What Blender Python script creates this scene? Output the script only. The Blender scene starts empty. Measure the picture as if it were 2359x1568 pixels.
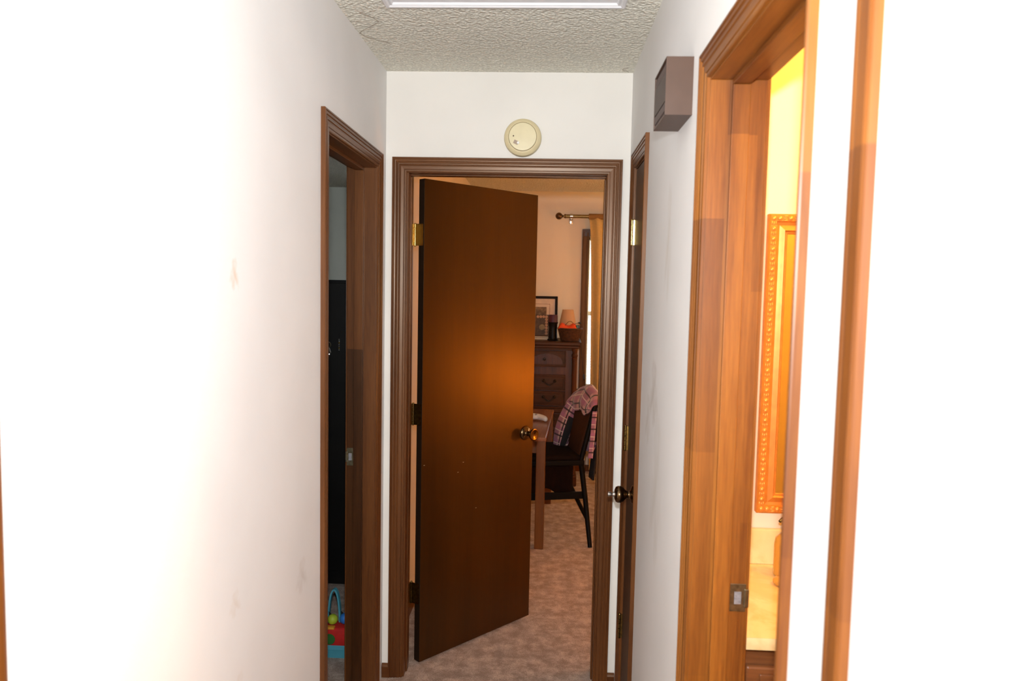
import bpy, bmesh, math, random
from mathutils import Vector, Matrix
random.seed(7)
sc = bpy.context.scene
COL = sc.collection

# ------------------------------------------------------------------ camera, world, exposure
cam_d = bpy.data.cameras.new('camera')
cam = bpy.data.objects.new('camera', cam_d)
COL.objects.link(cam)
cam_d.sensor_width = 36.0
cam_d.lens = 1710.52 / 2359 * 36.0
cam_d.clip_start = 0.02
_r = Vector((0.99869209, 0.04681331, 0.02055763))
_u = Vector((-0.02386684, 0.07126475, 0.99717186))
_f = Vector((-0.04521589, 0.99635829, -0.07228883))
cam.matrix_world = Matrix(((_r.x, _u.x, -_f.x, 0), (_r.y, _u.y, -_f.y, 0), (_r.z, _u.z, -_f.z, 1.614), (0, 0, 0, 1)))
cam_d.dof.use_dof = True
cam_d.dof.focus_distance = 3.2
cam_d.dof.aperture_fstop = 4.8
sc.camera = cam

world = bpy.data.worlds.new('world')
sc.world = world
world.use_nodes = True
world.node_tree.nodes['Background'].inputs[0].default_value = (0.9, 0.95, 1.0, 1)
world.node_tree.nodes['Background'].inputs[1].default_value = 5.0
vs = sc.view_settings
vs.view_transform = 'Standard'
vs.look = 'None'
vs.exposure = 0.0
vs.gamma = 1.0
vs.use_curve_mapping = False


def point_light(name, loc, watts, color, radius):
    l = bpy.data.lights.new(name, 'POINT')
    l.energy = watts
    l.color = color
    l.shadow_soft_size = radius
    o = bpy.data.objects.new(name, l)
    o.location = loc
    COL.objects.link(o)
    return o


fl = bpy.data.lights.new('camera_flash', 'SPOT')       # the flash of the camera, just above its lens, with the beam of a flash head
fl.energy = 172
fl.color = (0.90, 0.955, 1.0)
fl.shadow_soft_size = 0.025
fl.spot_size = math.radians(160)
fl.spot_blend = 1.0
flo = bpy.data.objects.new('camera_flash', fl)
flo.matrix_world = Matrix.Translation((0, 0, 1.745)) @ cam.matrix_world.to_3x3().to_4x4()
COL.objects.link(flo)
point_light('fill_lamp_bulb', (-0.25, -1.9, 1.42), 44, (1.0, 0.80, 0.60), 0.09)       # warm fill added behind the photographer to lift the hall walls
point_light('bedside_bulb', (1.75, 3.55, 0.98), 40, (1.0, 0.40, 0.05), 0.07)
point_light('far_bedroom_fill', (1.9, 5.6, 1.5), 24, (1.0, 0.64, 0.30), 0.09)  # unseen fill without a fixture, added to brighten the bedroom back wall

# ------------------------------------------------------------------ helpers


class MB:
    def __init__(self):
        self.v = []
        self.f = []
        self.uv = None

    def add(self, vs, fs):
        n = len(self.v)
        self.v += [tuple(a) for a in vs]
        self.f += [tuple(i + n for i in f) for f in fs]
        return self

    def box(self, x0, x1, y0, y1, z0, z1, M=None, ch=0.0):
        x0, x1 = min(x0, x1), max(x0, x1)
        y0, y1 = min(y0, y1), max(y0, y1)
        z0, z1 = min(z0, z1), max(z0, z1)
        if ch <= 0:
            vs_ = [(x, y, z) for z in (z0, z1) for y in (y0, y1) for x in (x0, x1)]
            fs = [(0, 2, 3, 1), (4, 5, 7, 6), (0, 1, 5, 4), (2, 6, 7, 3), (0, 4, 6, 2), (1, 3, 7, 5)]
        else:
            bm = bmesh.new()
            bmesh.ops.create_cube(bm, size=1)
            for q in bm.verts:
                q.co = Vector(((x0 + x1) / 2 + q.co.x * (x1 - x0), (y0 + y1) / 2 + q.co.y * (y1 - y0), (z0 + z1) / 2 + q.co.z * (z1 - z0)))
            bmesh.ops.bevel(bm, geom=list(bm.edges), offset=ch, segments=2, affect='EDGES', profile=0.5)
            bm.verts.index_update()
            vs_ = [tuple(q.co) for q in bm.verts]
            fs = [tuple(q.index for q in f.verts) for f in bm.faces]
            bm.free()
        if M is not None:
            vs_ = [tuple(M @ Vector(q)) for q in vs_]
        return self.add(vs_, fs)

    def tube(self, pts, r, n=12, caps=True):
        """tube through points; r is a number or one radius per point"""
        pts = [Vector(q) for q in pts]
        rs = r if isinstance(r, (list, tuple)) else [r] * len(pts)
        vs_, fs = [], []
        t0 = (pts[1] - pts[0]).normalized()
        a = t0.orthogonal().normalized()
        for i, q in enumerate(pts):
            if i == 0:
                t = pts[1] - pts[0]
            elif i == len(pts) - 1:
                t = pts[-1] - pts[-2]
            else:
                t = (pts[i + 1] - q).normalized() + (q - pts[i - 1]).normalized()
            t = t.normalized()
            a = (a - t * a.dot(t)).normalized()
            b = t.cross(a)
            for k in range(n):
                g = 2 * math.pi * k / n
                vs_.append(q + (a * math.cos(g) + b * math.sin(g)) * rs[i])
        for i in range(len(pts) - 1):
            for k in range(n):
                fs.append((i * n + k, i * n + (k + 1) % n, (i + 1) * n + (k + 1) % n, (i + 1) * n + k))
        if caps:
            fs.append(tuple(reversed(range(n))))
            fs.append(tuple(range((len(pts) - 1) * n, len(pts) * n)))
        return self.add(vs_, fs)

    def lathe(self, prof, origin=(0, 0, 0), axis=(0, 0, 1), n=32):
        """prof: (radius, height along axis)"""
        ax = Vector(axis).normalized()
        a = ax.orthogonal().normalized()
        b = ax.cross(a)
        o = Vector(origin)
        vs_, fs = [], []
        for (r, h) in prof:
            for k in range(n):
                g = 2 * math.pi * k / n
                vs_.append(o + ax * h + (a * math.cos(g) + b * math.sin(g)) * max(r, 1e-5))
        for i in range(len(prof) - 1):
            for k in range(n):
                fs.append((i * n + k, i * n + (k + 1) % n, (i + 1) * n + (k + 1) % n, (i + 1) * n + k))
        fs.append(tuple(reversed(range(n))))
        fs.append(tuple(range((len(prof) - 1) * n, len(prof) * n)))
        return self.add(vs_, fs)

    def prism(self, poly, axis, a0, a1):
        """poly: 2-D outline in the two other axes, extruded along axis 0/1/2"""
        n = len(poly)
        vs_ = []
        for a in (a0, a1):
            for (p, q) in poly:
                c = [p, q]
                c.insert(axis, a)
                vs_.append(tuple(c))
        fs = [tuple(range(n)), tuple(reversed(range(n, 2 * n)))]
        for i in range(n):
            fs.append((i, i + n, (i + 1) % n + n, (i + 1) % n))
        return self.add(vs_, fs)

    def build(self, name, mat, parent=None, smooth=False, loc=None):
        me = bpy.data.meshes.new(name)
        me.from_pydata(self.v, [], self.f)
        me.validate()
        bm = bmesh.new()
        bm.from_mesh(me)
        bmesh.ops.recalc_face_normals(bm, faces=bm.faces)
        bm.to_mesh(me)
        bm.free()
        if smooth:
            me.shade_smooth() if smooth is True else me.set_sharp_from_angle(angle=math.radians(smooth))
            if smooth is not True:
                for p in me.polygons:
                    p.use_smooth = True
                me.set_sharp_from_angle(angle=math.radians(smooth))
        me.materials.append(mat)
        o = bpy.data.objects.new(name, me)
        COL.objects.link(o)
        if parent is not None:
            o.parent = parent
        if loc:
            o.location = loc
        return o


def tag(o, label=None, cat=None, group=None, kind=None):
    if label:
        o['label'] = label
    if cat:
        o['category'] = cat
    if group:
        o['group'] = group
    if kind:
        o['kind'] = kind
    return o


def thing(name, label, cat, loc=(0, 0, 0), rz=0.0, group=None, kind=None):
    o = bpy.data.objects.new(name, None)
    o.empty_display_size = 0.1
    o.location = loc
    o.rotation_euler = (0, 0, rz)
    COL.objects.link(o)
    return tag(o, label, cat, group, kind)


def box(name, dims, mat, parent=None, ch=0.0, M=None):
    return MB().box(*dims, M=M, ch=ch).build(name, mat, parent)


# ------------------------------------------------------------------ materials
def nodes(name):
    m = bpy.data.materials.new(name)
    m.use_nodes = True
    nt = m.node_tree
    return m, nt, nt.nodes['Principled BSDF']


def lk(nt, a, b):
    nt.links.new(a, b)


def plain(name, col, rough=0.5, metal=0.0, var=0.06, scale=30, bump=0.0, bscale=200, sheen=0.0, spec=0.5, coat=0.0, trans=0.0):
    m, nt, b = nodes(name)
    tc = nt.nodes.new('ShaderNodeTexCoord')
    n = nt.nodes.new('ShaderNodeTexNoise')
    n.inputs['Scale'].default_value = scale
    n.inputs['Detail'].default_value = 4
    lk(nt, tc.outputs['Object'], n.inputs['Vector'])
    r = nt.nodes.new('ShaderNodeValToRGB')
    r.color_ramp.elements[0].position = 0.3
    r.color_ramp.elements[1].position = 0.7
    r.color_ramp.elements[0].color = (*[c * (1 - var) for c in col], 1)
    r.color_ramp.elements[1].color = (*[min(1, c * (1 + var)) for c in col], 1)
    lk(nt, n.outputs[0], r.inputs[0])
    lk(nt, r.outputs[0], b.inputs['Base Color'])
    b.inputs['Roughness'].default_value = rough
    b.inputs['Metallic'].default_value = metal
    b.inputs['Specular IOR Level'].default_value = spec
    b.inputs['Coat Weight'].default_value = coat
    b.inputs['Sheen Weight'].default_value = sheen
    b.inputs['Transmission Weight'].default_value = trans
    if bump:
        n2 = nt.nodes.new('ShaderNodeTexNoise')
        n2.inputs['Scale'].default_value = bscale
        lk(nt, tc.outputs['Object'], n2.inputs['Vector'])
        bp = nt.nodes.new('ShaderNodeBump')
        bp.inputs['Strength'].default_value = bump
        bp.inputs['Distance'].default_value = 0.003
        lk(nt, n2.outputs[0], bp.inputs['Height'])
        lk(nt, bp.outputs[0], b.inputs['Normal'])
    return m


def wood(name, dark, light, grain=2, tint=None, rough=0.38, coat=0.0, scale=18, knots=False, step=None, spec=0.5, stretch=0.06, blocks=0.0):
    """grain: the axis the grain runs along; step: (z, darker factor) for a height below which the colour is darker"""
    m, nt, b = nodes(name)
    tc = nt.nodes.new('ShaderNodeTexCoord')
    mp = nt.nodes.new('ShaderNodeMapping')
    s = [1, 1, 1]
    s[grain] = stretch
    mp.inputs['Scale'].default_value = s
    lk(nt, tc.outputs['Object'], mp.inputs['Vector'])
    n1 = nt.nodes.new('ShaderNodeTexNoise')
    n1.inputs['Scale'].default_value = scale
    n1.inputs['Detail'].default_value = 5
    n1.inputs['Distortion'].default_value = 0.6
    n2 = nt.nodes.new('ShaderNodeTexNoise')
    n2.inputs['Scale'].default_value = scale * 12
    n2.inputs['Detail'].default_value = 3
    lk(nt, mp.outputs[0], n1.inputs['Vector'])
    lk(nt, mp.outputs[0], n2.inputs['Vector'])
    mx = nt.nodes.new('ShaderNodeMath')
    mx.operation = 'MULTIPLY_ADD'
    mx.inputs[1].default_value = 0.30
    lk(nt, n2.outputs[0], mx.inputs[0])
    m2 = nt.nodes.new('ShaderNodeMath')
    m2.operation = 'MULTIPLY'
    m2.inputs[1].default_value = 0.75
    lk(nt, n1.outputs[0], m2.inputs[0])
    lk(nt, m2.outputs[0], mx.inputs[2])
    r = nt.nodes.new('ShaderNodeValToRGB')
    r.color_ramp.elements[0].position = 0.36
    r.color_ramp.elements[1].position = 0.68
    r.color_ramp.elements[0].color = (*dark, 1)
    r.color_ramp.elements[1].color = (*light, 1)
    lk(nt, mx.outputs[0], r.inputs[0])
    out = r.outputs[0]
    if blocks:      # finger-jointed boards: every length of board has its own tone
        sb = nt.nodes.new('ShaderNodeSeparateXYZ')
        lk(nt, tc.outputs['Object'], sb.inputs[0])
        lane = nt.nodes.new('ShaderNodeMath')
        lane.operation = 'SNAP'
        lane.inputs[1].default_value = 0.058
        lk(nt, sb.outputs[0], lane.inputs[0])
        sh = nt.nodes.new('ShaderNodeMath')
        sh.operation = 'MULTIPLY_ADD'
        sh.inputs[1].default_value = 37.7
        lk(nt, lane.outputs[0], sh.inputs[0])
        lk(nt, sb.outputs[grain], sh.inputs[2])
        sn = nt.nodes.new('ShaderNodeMath')
        sn.operation = 'SNAP'
        sn.inputs[1].default_value = blocks
        lk(nt, sh.outputs[0], sn.inputs[0])
        wn = nt.nodes.new('ShaderNodeTexWhiteNoise')
        wn.noise_dimensions = '1D'
        lk(nt, sn.outputs[0], wn.inputs['W'])
        br = nt.nodes.new('ShaderNodeValToRGB')
        br.color_ramp.elements[0].color = (0.78, 0.75, 0.72, 1)
        br.color_ramp.elements[1].color = (1.2, 1.22, 1.15, 1)
        lk(nt, wn.outputs['Value'], br.inputs[0])
        mb = nt.nodes.new('ShaderNodeMix')
        mb.data_type = 'RGBA'
        mb.blend_type = 'MULTIPLY'
        mb.inputs[0].default_value = 1
        lk(nt, out, mb.inputs[6])
        lk(nt, br.outputs[0], mb.inputs[7])
        out = mb.outputs[2]
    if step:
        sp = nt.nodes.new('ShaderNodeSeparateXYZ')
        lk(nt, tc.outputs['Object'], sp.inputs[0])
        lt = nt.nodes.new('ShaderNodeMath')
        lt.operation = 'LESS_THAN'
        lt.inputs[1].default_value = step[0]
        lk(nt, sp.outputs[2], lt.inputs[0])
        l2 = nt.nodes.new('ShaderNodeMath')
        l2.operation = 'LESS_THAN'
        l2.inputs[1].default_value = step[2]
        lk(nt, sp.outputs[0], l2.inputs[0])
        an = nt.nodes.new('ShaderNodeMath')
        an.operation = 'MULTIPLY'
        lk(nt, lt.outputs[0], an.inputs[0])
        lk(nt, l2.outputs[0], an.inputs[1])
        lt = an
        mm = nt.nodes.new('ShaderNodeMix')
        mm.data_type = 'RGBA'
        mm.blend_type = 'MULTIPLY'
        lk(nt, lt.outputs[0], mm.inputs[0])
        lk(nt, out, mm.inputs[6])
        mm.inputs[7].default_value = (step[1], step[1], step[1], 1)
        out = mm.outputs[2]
    if knots:
        vo = nt.nodes.new('ShaderNodeTexVoronoi')
        vo.inputs['Scale'].default_value = 4.0
        mp2 = nt.nodes.new('ShaderNodeMapping')
        s2 = [1, 1, 1]
        s2[grain] = 0.55
        mp2.inputs['Scale'].default_value = s2
        lk(nt, tc.outputs['Object'], mp2.inputs['Vector'])
        lk(nt, mp2.outputs[0], vo.inputs['Vector'])
        kr = nt.nodes.new('ShaderNodeValToRGB')
        kr.color_ramp.elements[0].position = 0.02
        kr.color_ramp.elements[1].position = 0.06
        kr.color_ramp.elements[0].color = (0.4, 0.3, 0.25, 1)
        kr.color_ramp.elements[1].color = (1, 1, 1, 1)
        lk(nt, vo.outputs['Distance'], kr.inputs[0])
        mm = nt.nodes.new('ShaderNodeMix')
        mm.data_type = 'RGBA'
        mm.blend_type = 'MULTIPLY'
        mm.inputs[0].default_value = 1
        lk(nt, out, mm.inputs[6])
        lk(nt, kr.outputs[0], mm.inputs[7])
        out = mm.outputs[2]
    lk(nt, out, b.inputs['Base Color'])
    b.inputs['Roughness'].default_value = rough
    b.inputs['Coat Weight'].default_value = coat
    b.inputs['Coat Roughness'].default_value = 0.2
    if tint:
        b.inputs['Specular Tint'].default_value = (*tint, 1)
    b.inputs['Specular IOR Level'].default_value = spec
    bp = nt.nodes.new('ShaderNodeBump')
    bp.inputs['Strength'].default_value = 0.06
    bp.inputs['Distance'].default_value = 0.002
    lk(nt, mx.outputs[0], bp.inputs['Height'])
    lk(nt, bp.outputs[0], b.inputs['Normal'])
    return m


def paint(name, col, stains=(), rough=0.6):
    """matt wall paint with a faint roller texture; stains: (position, radii, colour, strength)"""
    m, nt, b = nodes(name)
    tc = nt.nodes.new('ShaderNodeTexCoord')
    n = nt.nodes.new('ShaderNodeTexNoise')
    n.inputs['Scale'].default_value = 3.0
    n.inputs['Detail'].default_value = 5
    lk(nt, tc.outputs['Object'], n.inputs['Vector'])
    r = nt.nodes.new('ShaderNodeValToRGB')
    r.color_ramp.elements[0].position = 0.3
    r.color_ramp.elements[1].position = 0.6
    r.color_ramp.elements[0].color = (*[c * 0.95 for c in col], 1)
    r.color_ramp.elements[1].color = (*col, 1)
    lk(nt, n.outputs[0], r.inputs[0])
    out = r.outputs[0]
    for (pos, rad, sc_, st) in stains:
        mp = nt.nodes.new('ShaderNodeMapping')
        mp.vector_type = 'TEXTURE'
        mp.inputs['Location'].default_value = pos
        mp.inputs['Scale'].default_value = rad
        lk(nt, tc.outputs['Object'], mp.inputs['Vector'])
        nn = nt.nodes.new('ShaderNodeTexNoise')
        nn.inputs['Scale'].default_value = 1.6
        nn.inputs['Detail'].default_value = 5
        lk(nt, mp.outputs[0], nn.inputs['Vector'])
        ln = nt.nodes.new('ShaderNodeVectorMath')
        ln.operation = 'LENGTH'
        lk(nt, mp.outputs[0], ln.inputs[0])
        ad = nt.nodes.new('ShaderNodeMath')
        ad.operation = 'MULTIPLY_ADD'
        ad.inputs[1].default_value = 2.4
        lk(nt, nn.outputs[0], ad.inputs[0])
        lk(nt, ln.outputs['Value'], ad.inputs[2])
        mr = nt.nodes.new('ShaderNodeMapRange')
        mr.inputs['From Min'].default_value = 1.2
        mr.inputs['From Max'].default_value = 2.15
        mr.inputs['To Min'].default_value = st
        mr.inputs['To Max'].default_value = 0
        lk(nt, ad.outputs[0], mr.inputs['Value'])
        mm = nt.nodes.new('ShaderNodeMix')
        mm.data_type = 'RGBA'
        lk(nt, mr.outputs[0], mm.inputs[0])
        lk(nt, out, mm.inputs[6])
        mm.inputs[7].default_value = (*sc_, 1)
        out = mm.outputs[2]
    lk(nt, out, b.inputs['Base Color'])
    b.inputs['Roughness'].default_value = rough
    b.inputs['Specular IOR Level'].default_value = 0.3
    n2 = nt.nodes.new('ShaderNodeTexNoise')
    n2.inputs['Scale'].default_value = 260
    lk(nt, tc.outputs['Object'], n2.inputs['Vector'])
    bp = nt.nodes.new('ShaderNodeBump')
    bp.inputs['Strength'].default_value = 0.12
    bp.inputs['Distance'].default_value = 0.001
    lk(nt, n2.outputs[0], bp.inputs['Height'])
    lk(nt, bp.outputs[0], b.inputs['Normal'])
    return m


def popcorn(name, col):
    m, nt, b = nodes(name)
    tc = nt.nodes.new('ShaderNodeTexCoord')
    v = nt.nodes.new('ShaderNodeTexVoronoi')
    v.inputs['Scale'].default_value = 95
    n = nt.nodes.new('ShaderNodeTexNoise')
    n.inputs['Scale'].default_value = 60
    n.inputs['Detail'].default_value = 6
    lk(nt, tc.outputs['Object'], n.inputs['Vector'])
    lk(nt, tc.outputs['Object'], v.inputs['Vector'])
    sb = nt.nodes.new('ShaderNodeMath')
    sb.operation = 'SUBTRACT'
    lk(nt, n.outputs[0], sb.inputs[0])
    lk(nt, v.outputs['Distance'], sb.inputs[1])
    r = nt.nodes.new('ShaderNodeValToRGB')
    r.color_ramp.elements[0].position = 0.0
    r.color_ramp.elements[1].position = 0.35
    r.color_ramp.elements[0].color = (*[c * 0.80 for c in col], 1)
    r.color_ramp.elements[1].color = (*col, 1)
    lk(nt, sb.outputs[0], r.inputs[0])
    lk(nt, r.outputs[0], b.inputs['Base Color'])
    b.inputs['Roughness'].default_value = 0.95
    b.inputs['Specular IOR Level'].default_value = 0.1
    bp = nt.nodes.new('ShaderNodeBump')
    bp.inputs['Strength'].default_value = 0.9
    bp.inputs['Distance'].default_value = 0.006
    lk(nt, sb.outputs[0], bp.inputs['Height'])
    lk(nt, bp.outputs[0], b.inputs['Normal'])
    return m


def carpet(name, a, c):
    m, nt, b = nodes(name)
    tc = nt.nodes.new('ShaderNodeTexCoord')
    big = nt.nodes.new('ShaderNodeTexNoise')
    big.inputs['Scale'].default_value = 16
    big.inputs['Detail'].default_value = 8
    big.inputs['Roughness'].default_value = 0.7
    fine = nt.nodes.new('ShaderNodeTexNoise')
    fine.inputs['Scale'].default_value = 240
    fine.inputs['Detail'].default_value = 4
    for q in (big, fine):
        lk(nt, tc.outputs['Object'], q.inputs['Vector'])
    ad = nt.nodes.new('ShaderNodeMath')
    ad.operation = 'MULTIPLY_ADD'
    ad.inputs[1].default_value = 0.4
    lk(nt, fine.outputs[0], ad.inputs[0])
    hf = nt.nodes.new('ShaderNodeMath')
    hf.operation = 'MULTIPLY'
    hf.inputs[1].default_value = 0.55
    lk(nt, big.outputs[0], hf.inputs[0])
    lk(nt, hf.outputs[0], ad.inputs[2])
    r = nt.nodes.new('ShaderNodeValToRGB')
    r.color_ramp.elements[0].position = 0.42
    r.color_ramp.elements[1].position = 0.7
    r.color_ramp.elements[0].color = (*a, 1)
    r.color_ramp.elements[1].color = (*c, 1)
    lk(nt, ad.outputs[0], r.inputs[0])
    lk(nt, r.outputs[0], b.inputs['Base Color'])
    b.inputs['Roughness'].default_value = 1.0
    b.inputs['Specular IOR Level'].default_value = 0.05
    b.inputs['Sheen Weight'].default_value = 0.2
    bp = nt.nodes.new('ShaderNodeBump')
    bp.inputs['Strength'].default_value = 0.9
    bp.inputs['Distance'].default_value = 0.008
    lk(nt, ad.outputs[0], bp.inputs['Height'])
    lk(nt, bp.outputs[0], b.inputs['Normal'])
    return m


def emit(name, col, strength):
    m, nt, b = nodes(name)
    b.inputs['Base Color'].default_value = (*col, 1)
    b.inputs['Emission Color'].default_value = (*col, 1)
    b.inputs['Emission Strength'].default_value = strength
    return m


def glass(name, col=(1, 1, 1), rough=0.0):
    """thin pane: mostly lets light straight through, with a reflection"""
    m = bpy.data.materials.new(name)
    m.use_nodes = True
    nt = m.node_tree
    nt.nodes.clear()
    o = nt.nodes.new('ShaderNodeOutputMaterial')
    mx = nt.nodes.new('ShaderNodeMixShader')
    t = nt.nodes.new('ShaderNodeBsdfTransparent')
    t.inputs[0].default_value = (*col, 1)
    g = nt.nodes.new('ShaderNodeBsdfGlossy')
    g.inputs['Roughness'].default_value = rough
    fr = nt.nodes.new('ShaderNodeFresnel')
    lk(nt, fr.outputs[0], mx.inputs[0])
    lk(nt, t.outputs[0], mx.inputs[1])
    lk(nt, g.outputs[0], mx.inputs[2])
    lk(nt, mx.outputs[0], o.inputs[0])
    return m


WHITE = (0.81, 0.79, 0.775)
M_WALL_L = paint('white wall paint with scuffs', WHITE, [
    ((-0.643, 1.506, 1.625), (0.2, 0.022, 0.035), (0.62, 0.42, 0.25), 0.55),
    ((-0.643, 1.50, 0.93), (0.2, 0.03, 0.03), (0.55, 0.40, 0.25), 0.25),
    ((-0.643, 1.93, 0.82), (0.2, 0.045, 0.05), (0.50, 0.42, 0.36), 0.35),
    ((-0.643, 1.52, 0.72), (0.2, 0.03, 0.05), (0.60, 0.45, 0.30), 0.25)])
M_WALL_R = paint('white wall paint with dirt marks', WHITE, [
    ((0.311, 2.12, 1.31), (0.2, 0.08, 0.10), (0.50, 0.44, 0.38), 0.55),
    ((0.311, 2.02, 1.05), (0.2, 0.10, 0.22), (0.55, 0.50, 0.42), 0.35),
    ((0.311, 1.95, 1.72), (0.2, 0.05, 0.16), (0.58, 0.50, 0.40), 0.35),
    ((0.311, 2.22, 1.22), (0.2, 0.05, 0.08), (0.52, 0.46, 0.40), 0.4)])
M_WALL_E = paint('cream end wall paint', (0.82, 0.80, 0.755))
M_PEACH = paint('peach bedroom paint', (0.84, 0.76, 0.64))
M_GREYW = paint('grey green room paint', (0.84, 0.86, 0.78))
M_BATHW = paint('bathroom cream paint', (0.90, 0.80, 0.60))
M_BATHG = paint('bathroom paint with orange lamplight in colour', (0.85, 0.56, 0.16))  # wall colour deepened to ochre so the mirror shows orange lamplight
M_CEIL = popcorn('popcorn ceiling', (0.95, 0.93, 0.82))
M_CARPET = carpet('beige cut pile carpet', (0.26, 0.175, 0.13), (0.86, 0.645, 0.51))
TD, TL = (0.070, 0.022, 0.006), (0.15, 0.052, 0.014)
M_TRIMZ = wood('stained trim, upright', TD, TL, 2, rough=0.34, tint=(1, .82, .66))
M_TRIMX = wood('stained trim, across the hall', TD, TL, 0, rough=0.34, tint=(1, .82, .66))
M_TRIMY = wood('stained trim, along the hall', TD, TL, 1, rough=0.34, tint=(1, .82, .66))
M_TRIMS = wood('stained jamb, darker below', TD, TL, 2, tint=(1, .82, .66), rough=0.36, step=(1.366, 0.45, -.6885))  # stop and room side take a darker colour below a set height
BD, BL = (0.125, 0.034, 0.004), (0.27, 0.092, 0.012)
M_BATHZ = wood('lighter stained trim, upright', BD, BL, 2, rough=0.42, knots=True, blocks=.47, spec=.4)
M_NEARZ = wood('orange stained upright trim', (0.105, 0.028, 0.003), (0.20, 0.062, 0.006), 2, rough=0.42, blocks=.47, spec=.4)
M_BATHY = wood('lighter stained trim, along the hall', BD, BL, 1, rough=0.4)
M_DOOR = wood('flush door veneer', (0.016, 0.0042, 0.0004), (0.034, 0.0092, 0.0007), 2, tint=(1, .62, .28), rough=0.36, scale=9, stretch=0.05, spec=.85)
M_DOOREDGE = wood('door edge, nearly black', (0.012, 0.006, 0.003), (0.02, 0.01, 0.005), 2, rough=0.6, spec=.15)
M_DOORC = wood('closet door veneer', (0.035, 0.020, 0.013), (0.065, 0.037, 0.024), 2, rough=0.4)
M_BRASS = plain('brass', (0.72, 0.50, 0.16), 0.25, 1.0, 0.1, 60)
M_ABRASS = plain('antique brass', (0.16, 0.10, 0.05), 0.2, 1.0, 0.2, 60)
M_BRONZE = plain('tarnished strike metal', (0.22, 0.19, 0.12), 0.4, 1.0, 0.3, 90)
M_DBRASS = plain('dark brass', (0.20, 0.13, 0.04), 0.3, 1.0, 0.25, 90)
M_STEEL = plain('steel', (0.75, 0.73, 0.70), 0.2, 1.0, 0.05)
M_HOLE = plain('worn grey metal', (.26, .26, .28), .5, .4, .25, 200)

# ------------------------------------------------------------------ the shell
XL, XR, YE, H, WT = -0.643, 0.311, 2.933, 2.44, 0.112
LT = 0.108      # thickness of the left wall
YB = 6.50       # back wall of the bedroom
DH = 2.045      # head of the openings


def struct(o, label=None, cat=None):
    return tag(o, label, cat, None, 'structure')


struct(box('floor', (-3.4, 3.2, -2.4, YB + .1, -0.1, 0.0), M_CARPET), 'beige carpet running through hall and rooms', 'floor')
struct(box('ceiling', (-3.4, 3.2, -2.4, YB + .1, H, H + 0.1), M_CEIL), 'beige popcorn textured ceiling above the hall', 'ceiling')
# left wall of the hall, with the doorway
w = MB()
w.box(XL - LT, XL, -2.4, 2.131, 0, H).box(XL - LT, XL, 2.792, YE, 0, H).box(XL - LT, XL, 2.131, 2.792, DH + .018, H)
struct(w.build('wall_left', M_WALL_L), 'scuffed white wall on the left of the hall', 'wall')
w = MB()
w.box(XR, XR + WT, -2.4, 0.922, 0, H).box(XR, XR + WT, 1.522, 2.431, 0, H).box(XR, XR + WT, 2.749, YE, 0, H)
w.box(XR, XR + WT, 0.922, 1.522, DH, H).box(XR, XR + WT, 2.431, 2.749, DH + .018, H)
struct(w.build('wall_right', M_WALL_R), 'smudged white wall on the right of the hall', 'wall')
w = MB()
w.box(XL - LT, -0.570, YE, YE + WT, 0, H).box(0.2405, 3.1, YE, YE + WT, 0, H).box(-0.570, 0.2405, YE, YE + WT, 2.070, H)
struct(w.build('wall_end', M_WALL_E), 'cream wall at the end of the hall above the open door', 'wall')
struct(box('wall_hall_back', (-3.4, 3.1, -2.5, -2.4, 0, H), M_WALL_E), 'white wall behind the hall', 'wall')
# bedroom
struct(box('wall_bedroom_left', (XL - LT, XL - 0.001, YE + WT, YB, 0, H), M_PEACH), 'peach bedroom wall behind the open door', 'wall')
w = MB()
WX0, WX1, WZ0, WZ1 = 0.358, 1.45, 0.74, 2.06     # bedroom window opening
w.box(XL - LT, WX0, YB, YB + .14, 0, H).box(WX1, 3.1, YB, YB + .14, 0, H).box(WX0, WX1, YB, YB + .14, 0, WZ0).box(WX0, WX1, YB, YB + .14, WZ1, H)
struct(w.build('wall_bedroom_back', M_PEACH), 'peach bedroom wall behind the chest and window', 'wall')
struct(box('wall_bedroom_right', (3.0, 3.1, YE + WT, YB, 0, H), M_PEACH), 'peach wall on the far right of the bedroom', 'wall')
# room on the left
struct(box('wall_left_room_back', (-3.4, XL - LT, 6.42, 6.52, 0, H), M_GREYW), 'grey wall at the back of the dark room', 'wall')
w = MB().box(-3.4, -3.3, 1.3, 4.5, 0, H).box(-3.4, -3.3, 5.3, 6.42, 0, H).box(-3.4, -3.3, 4.5, 5.3, 0, 1.1).box(-3.4, -3.3, 4.5, 5.3, 1.9, H)
struct(w.build('wall_left_room_side', M_GREYW), 'grey side wall of the dark room', 'wall')
struct(box('wall_left_room_front', (-3.4, XL - LT, 1.2, 1.3, 0, H), M_GREYW), 'grey wall behind the dark doorway', 'wall')
# bathroom
YV = 2.09
struct(box('wall_bathroom_vanity', (XR + WT, 2.5, YV, YV + .1, 0, H), M_BATHW), 'bright cream bathroom wall with the gilt mirror', 'wall')
struct(box('wall_bathroom_near', (XR + WT, 2.5, 0.76, 0.86, 0, H), M_BATHG), 'bathroom wall facing the mirror, orange lamplight put into its colour', 'wall')
struct(box('wall_bathroom_side', (2.4, 2.5, 0.86, YV, 0, H), M_BATHW), 'cream bathroom side wall', 'wall')
struct(box('wall_closet_side', (XR + .7, XR + .8, YV + .1, YE, 0, H), M_WALL_E), 'white closet wall behind the narrow door', 'wall')

# skirtings
b = MB()
prof = [(0, 0), (.012, 0), (.012, .045), (.009, .052), (.004, .057), (0, .057)]


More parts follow.
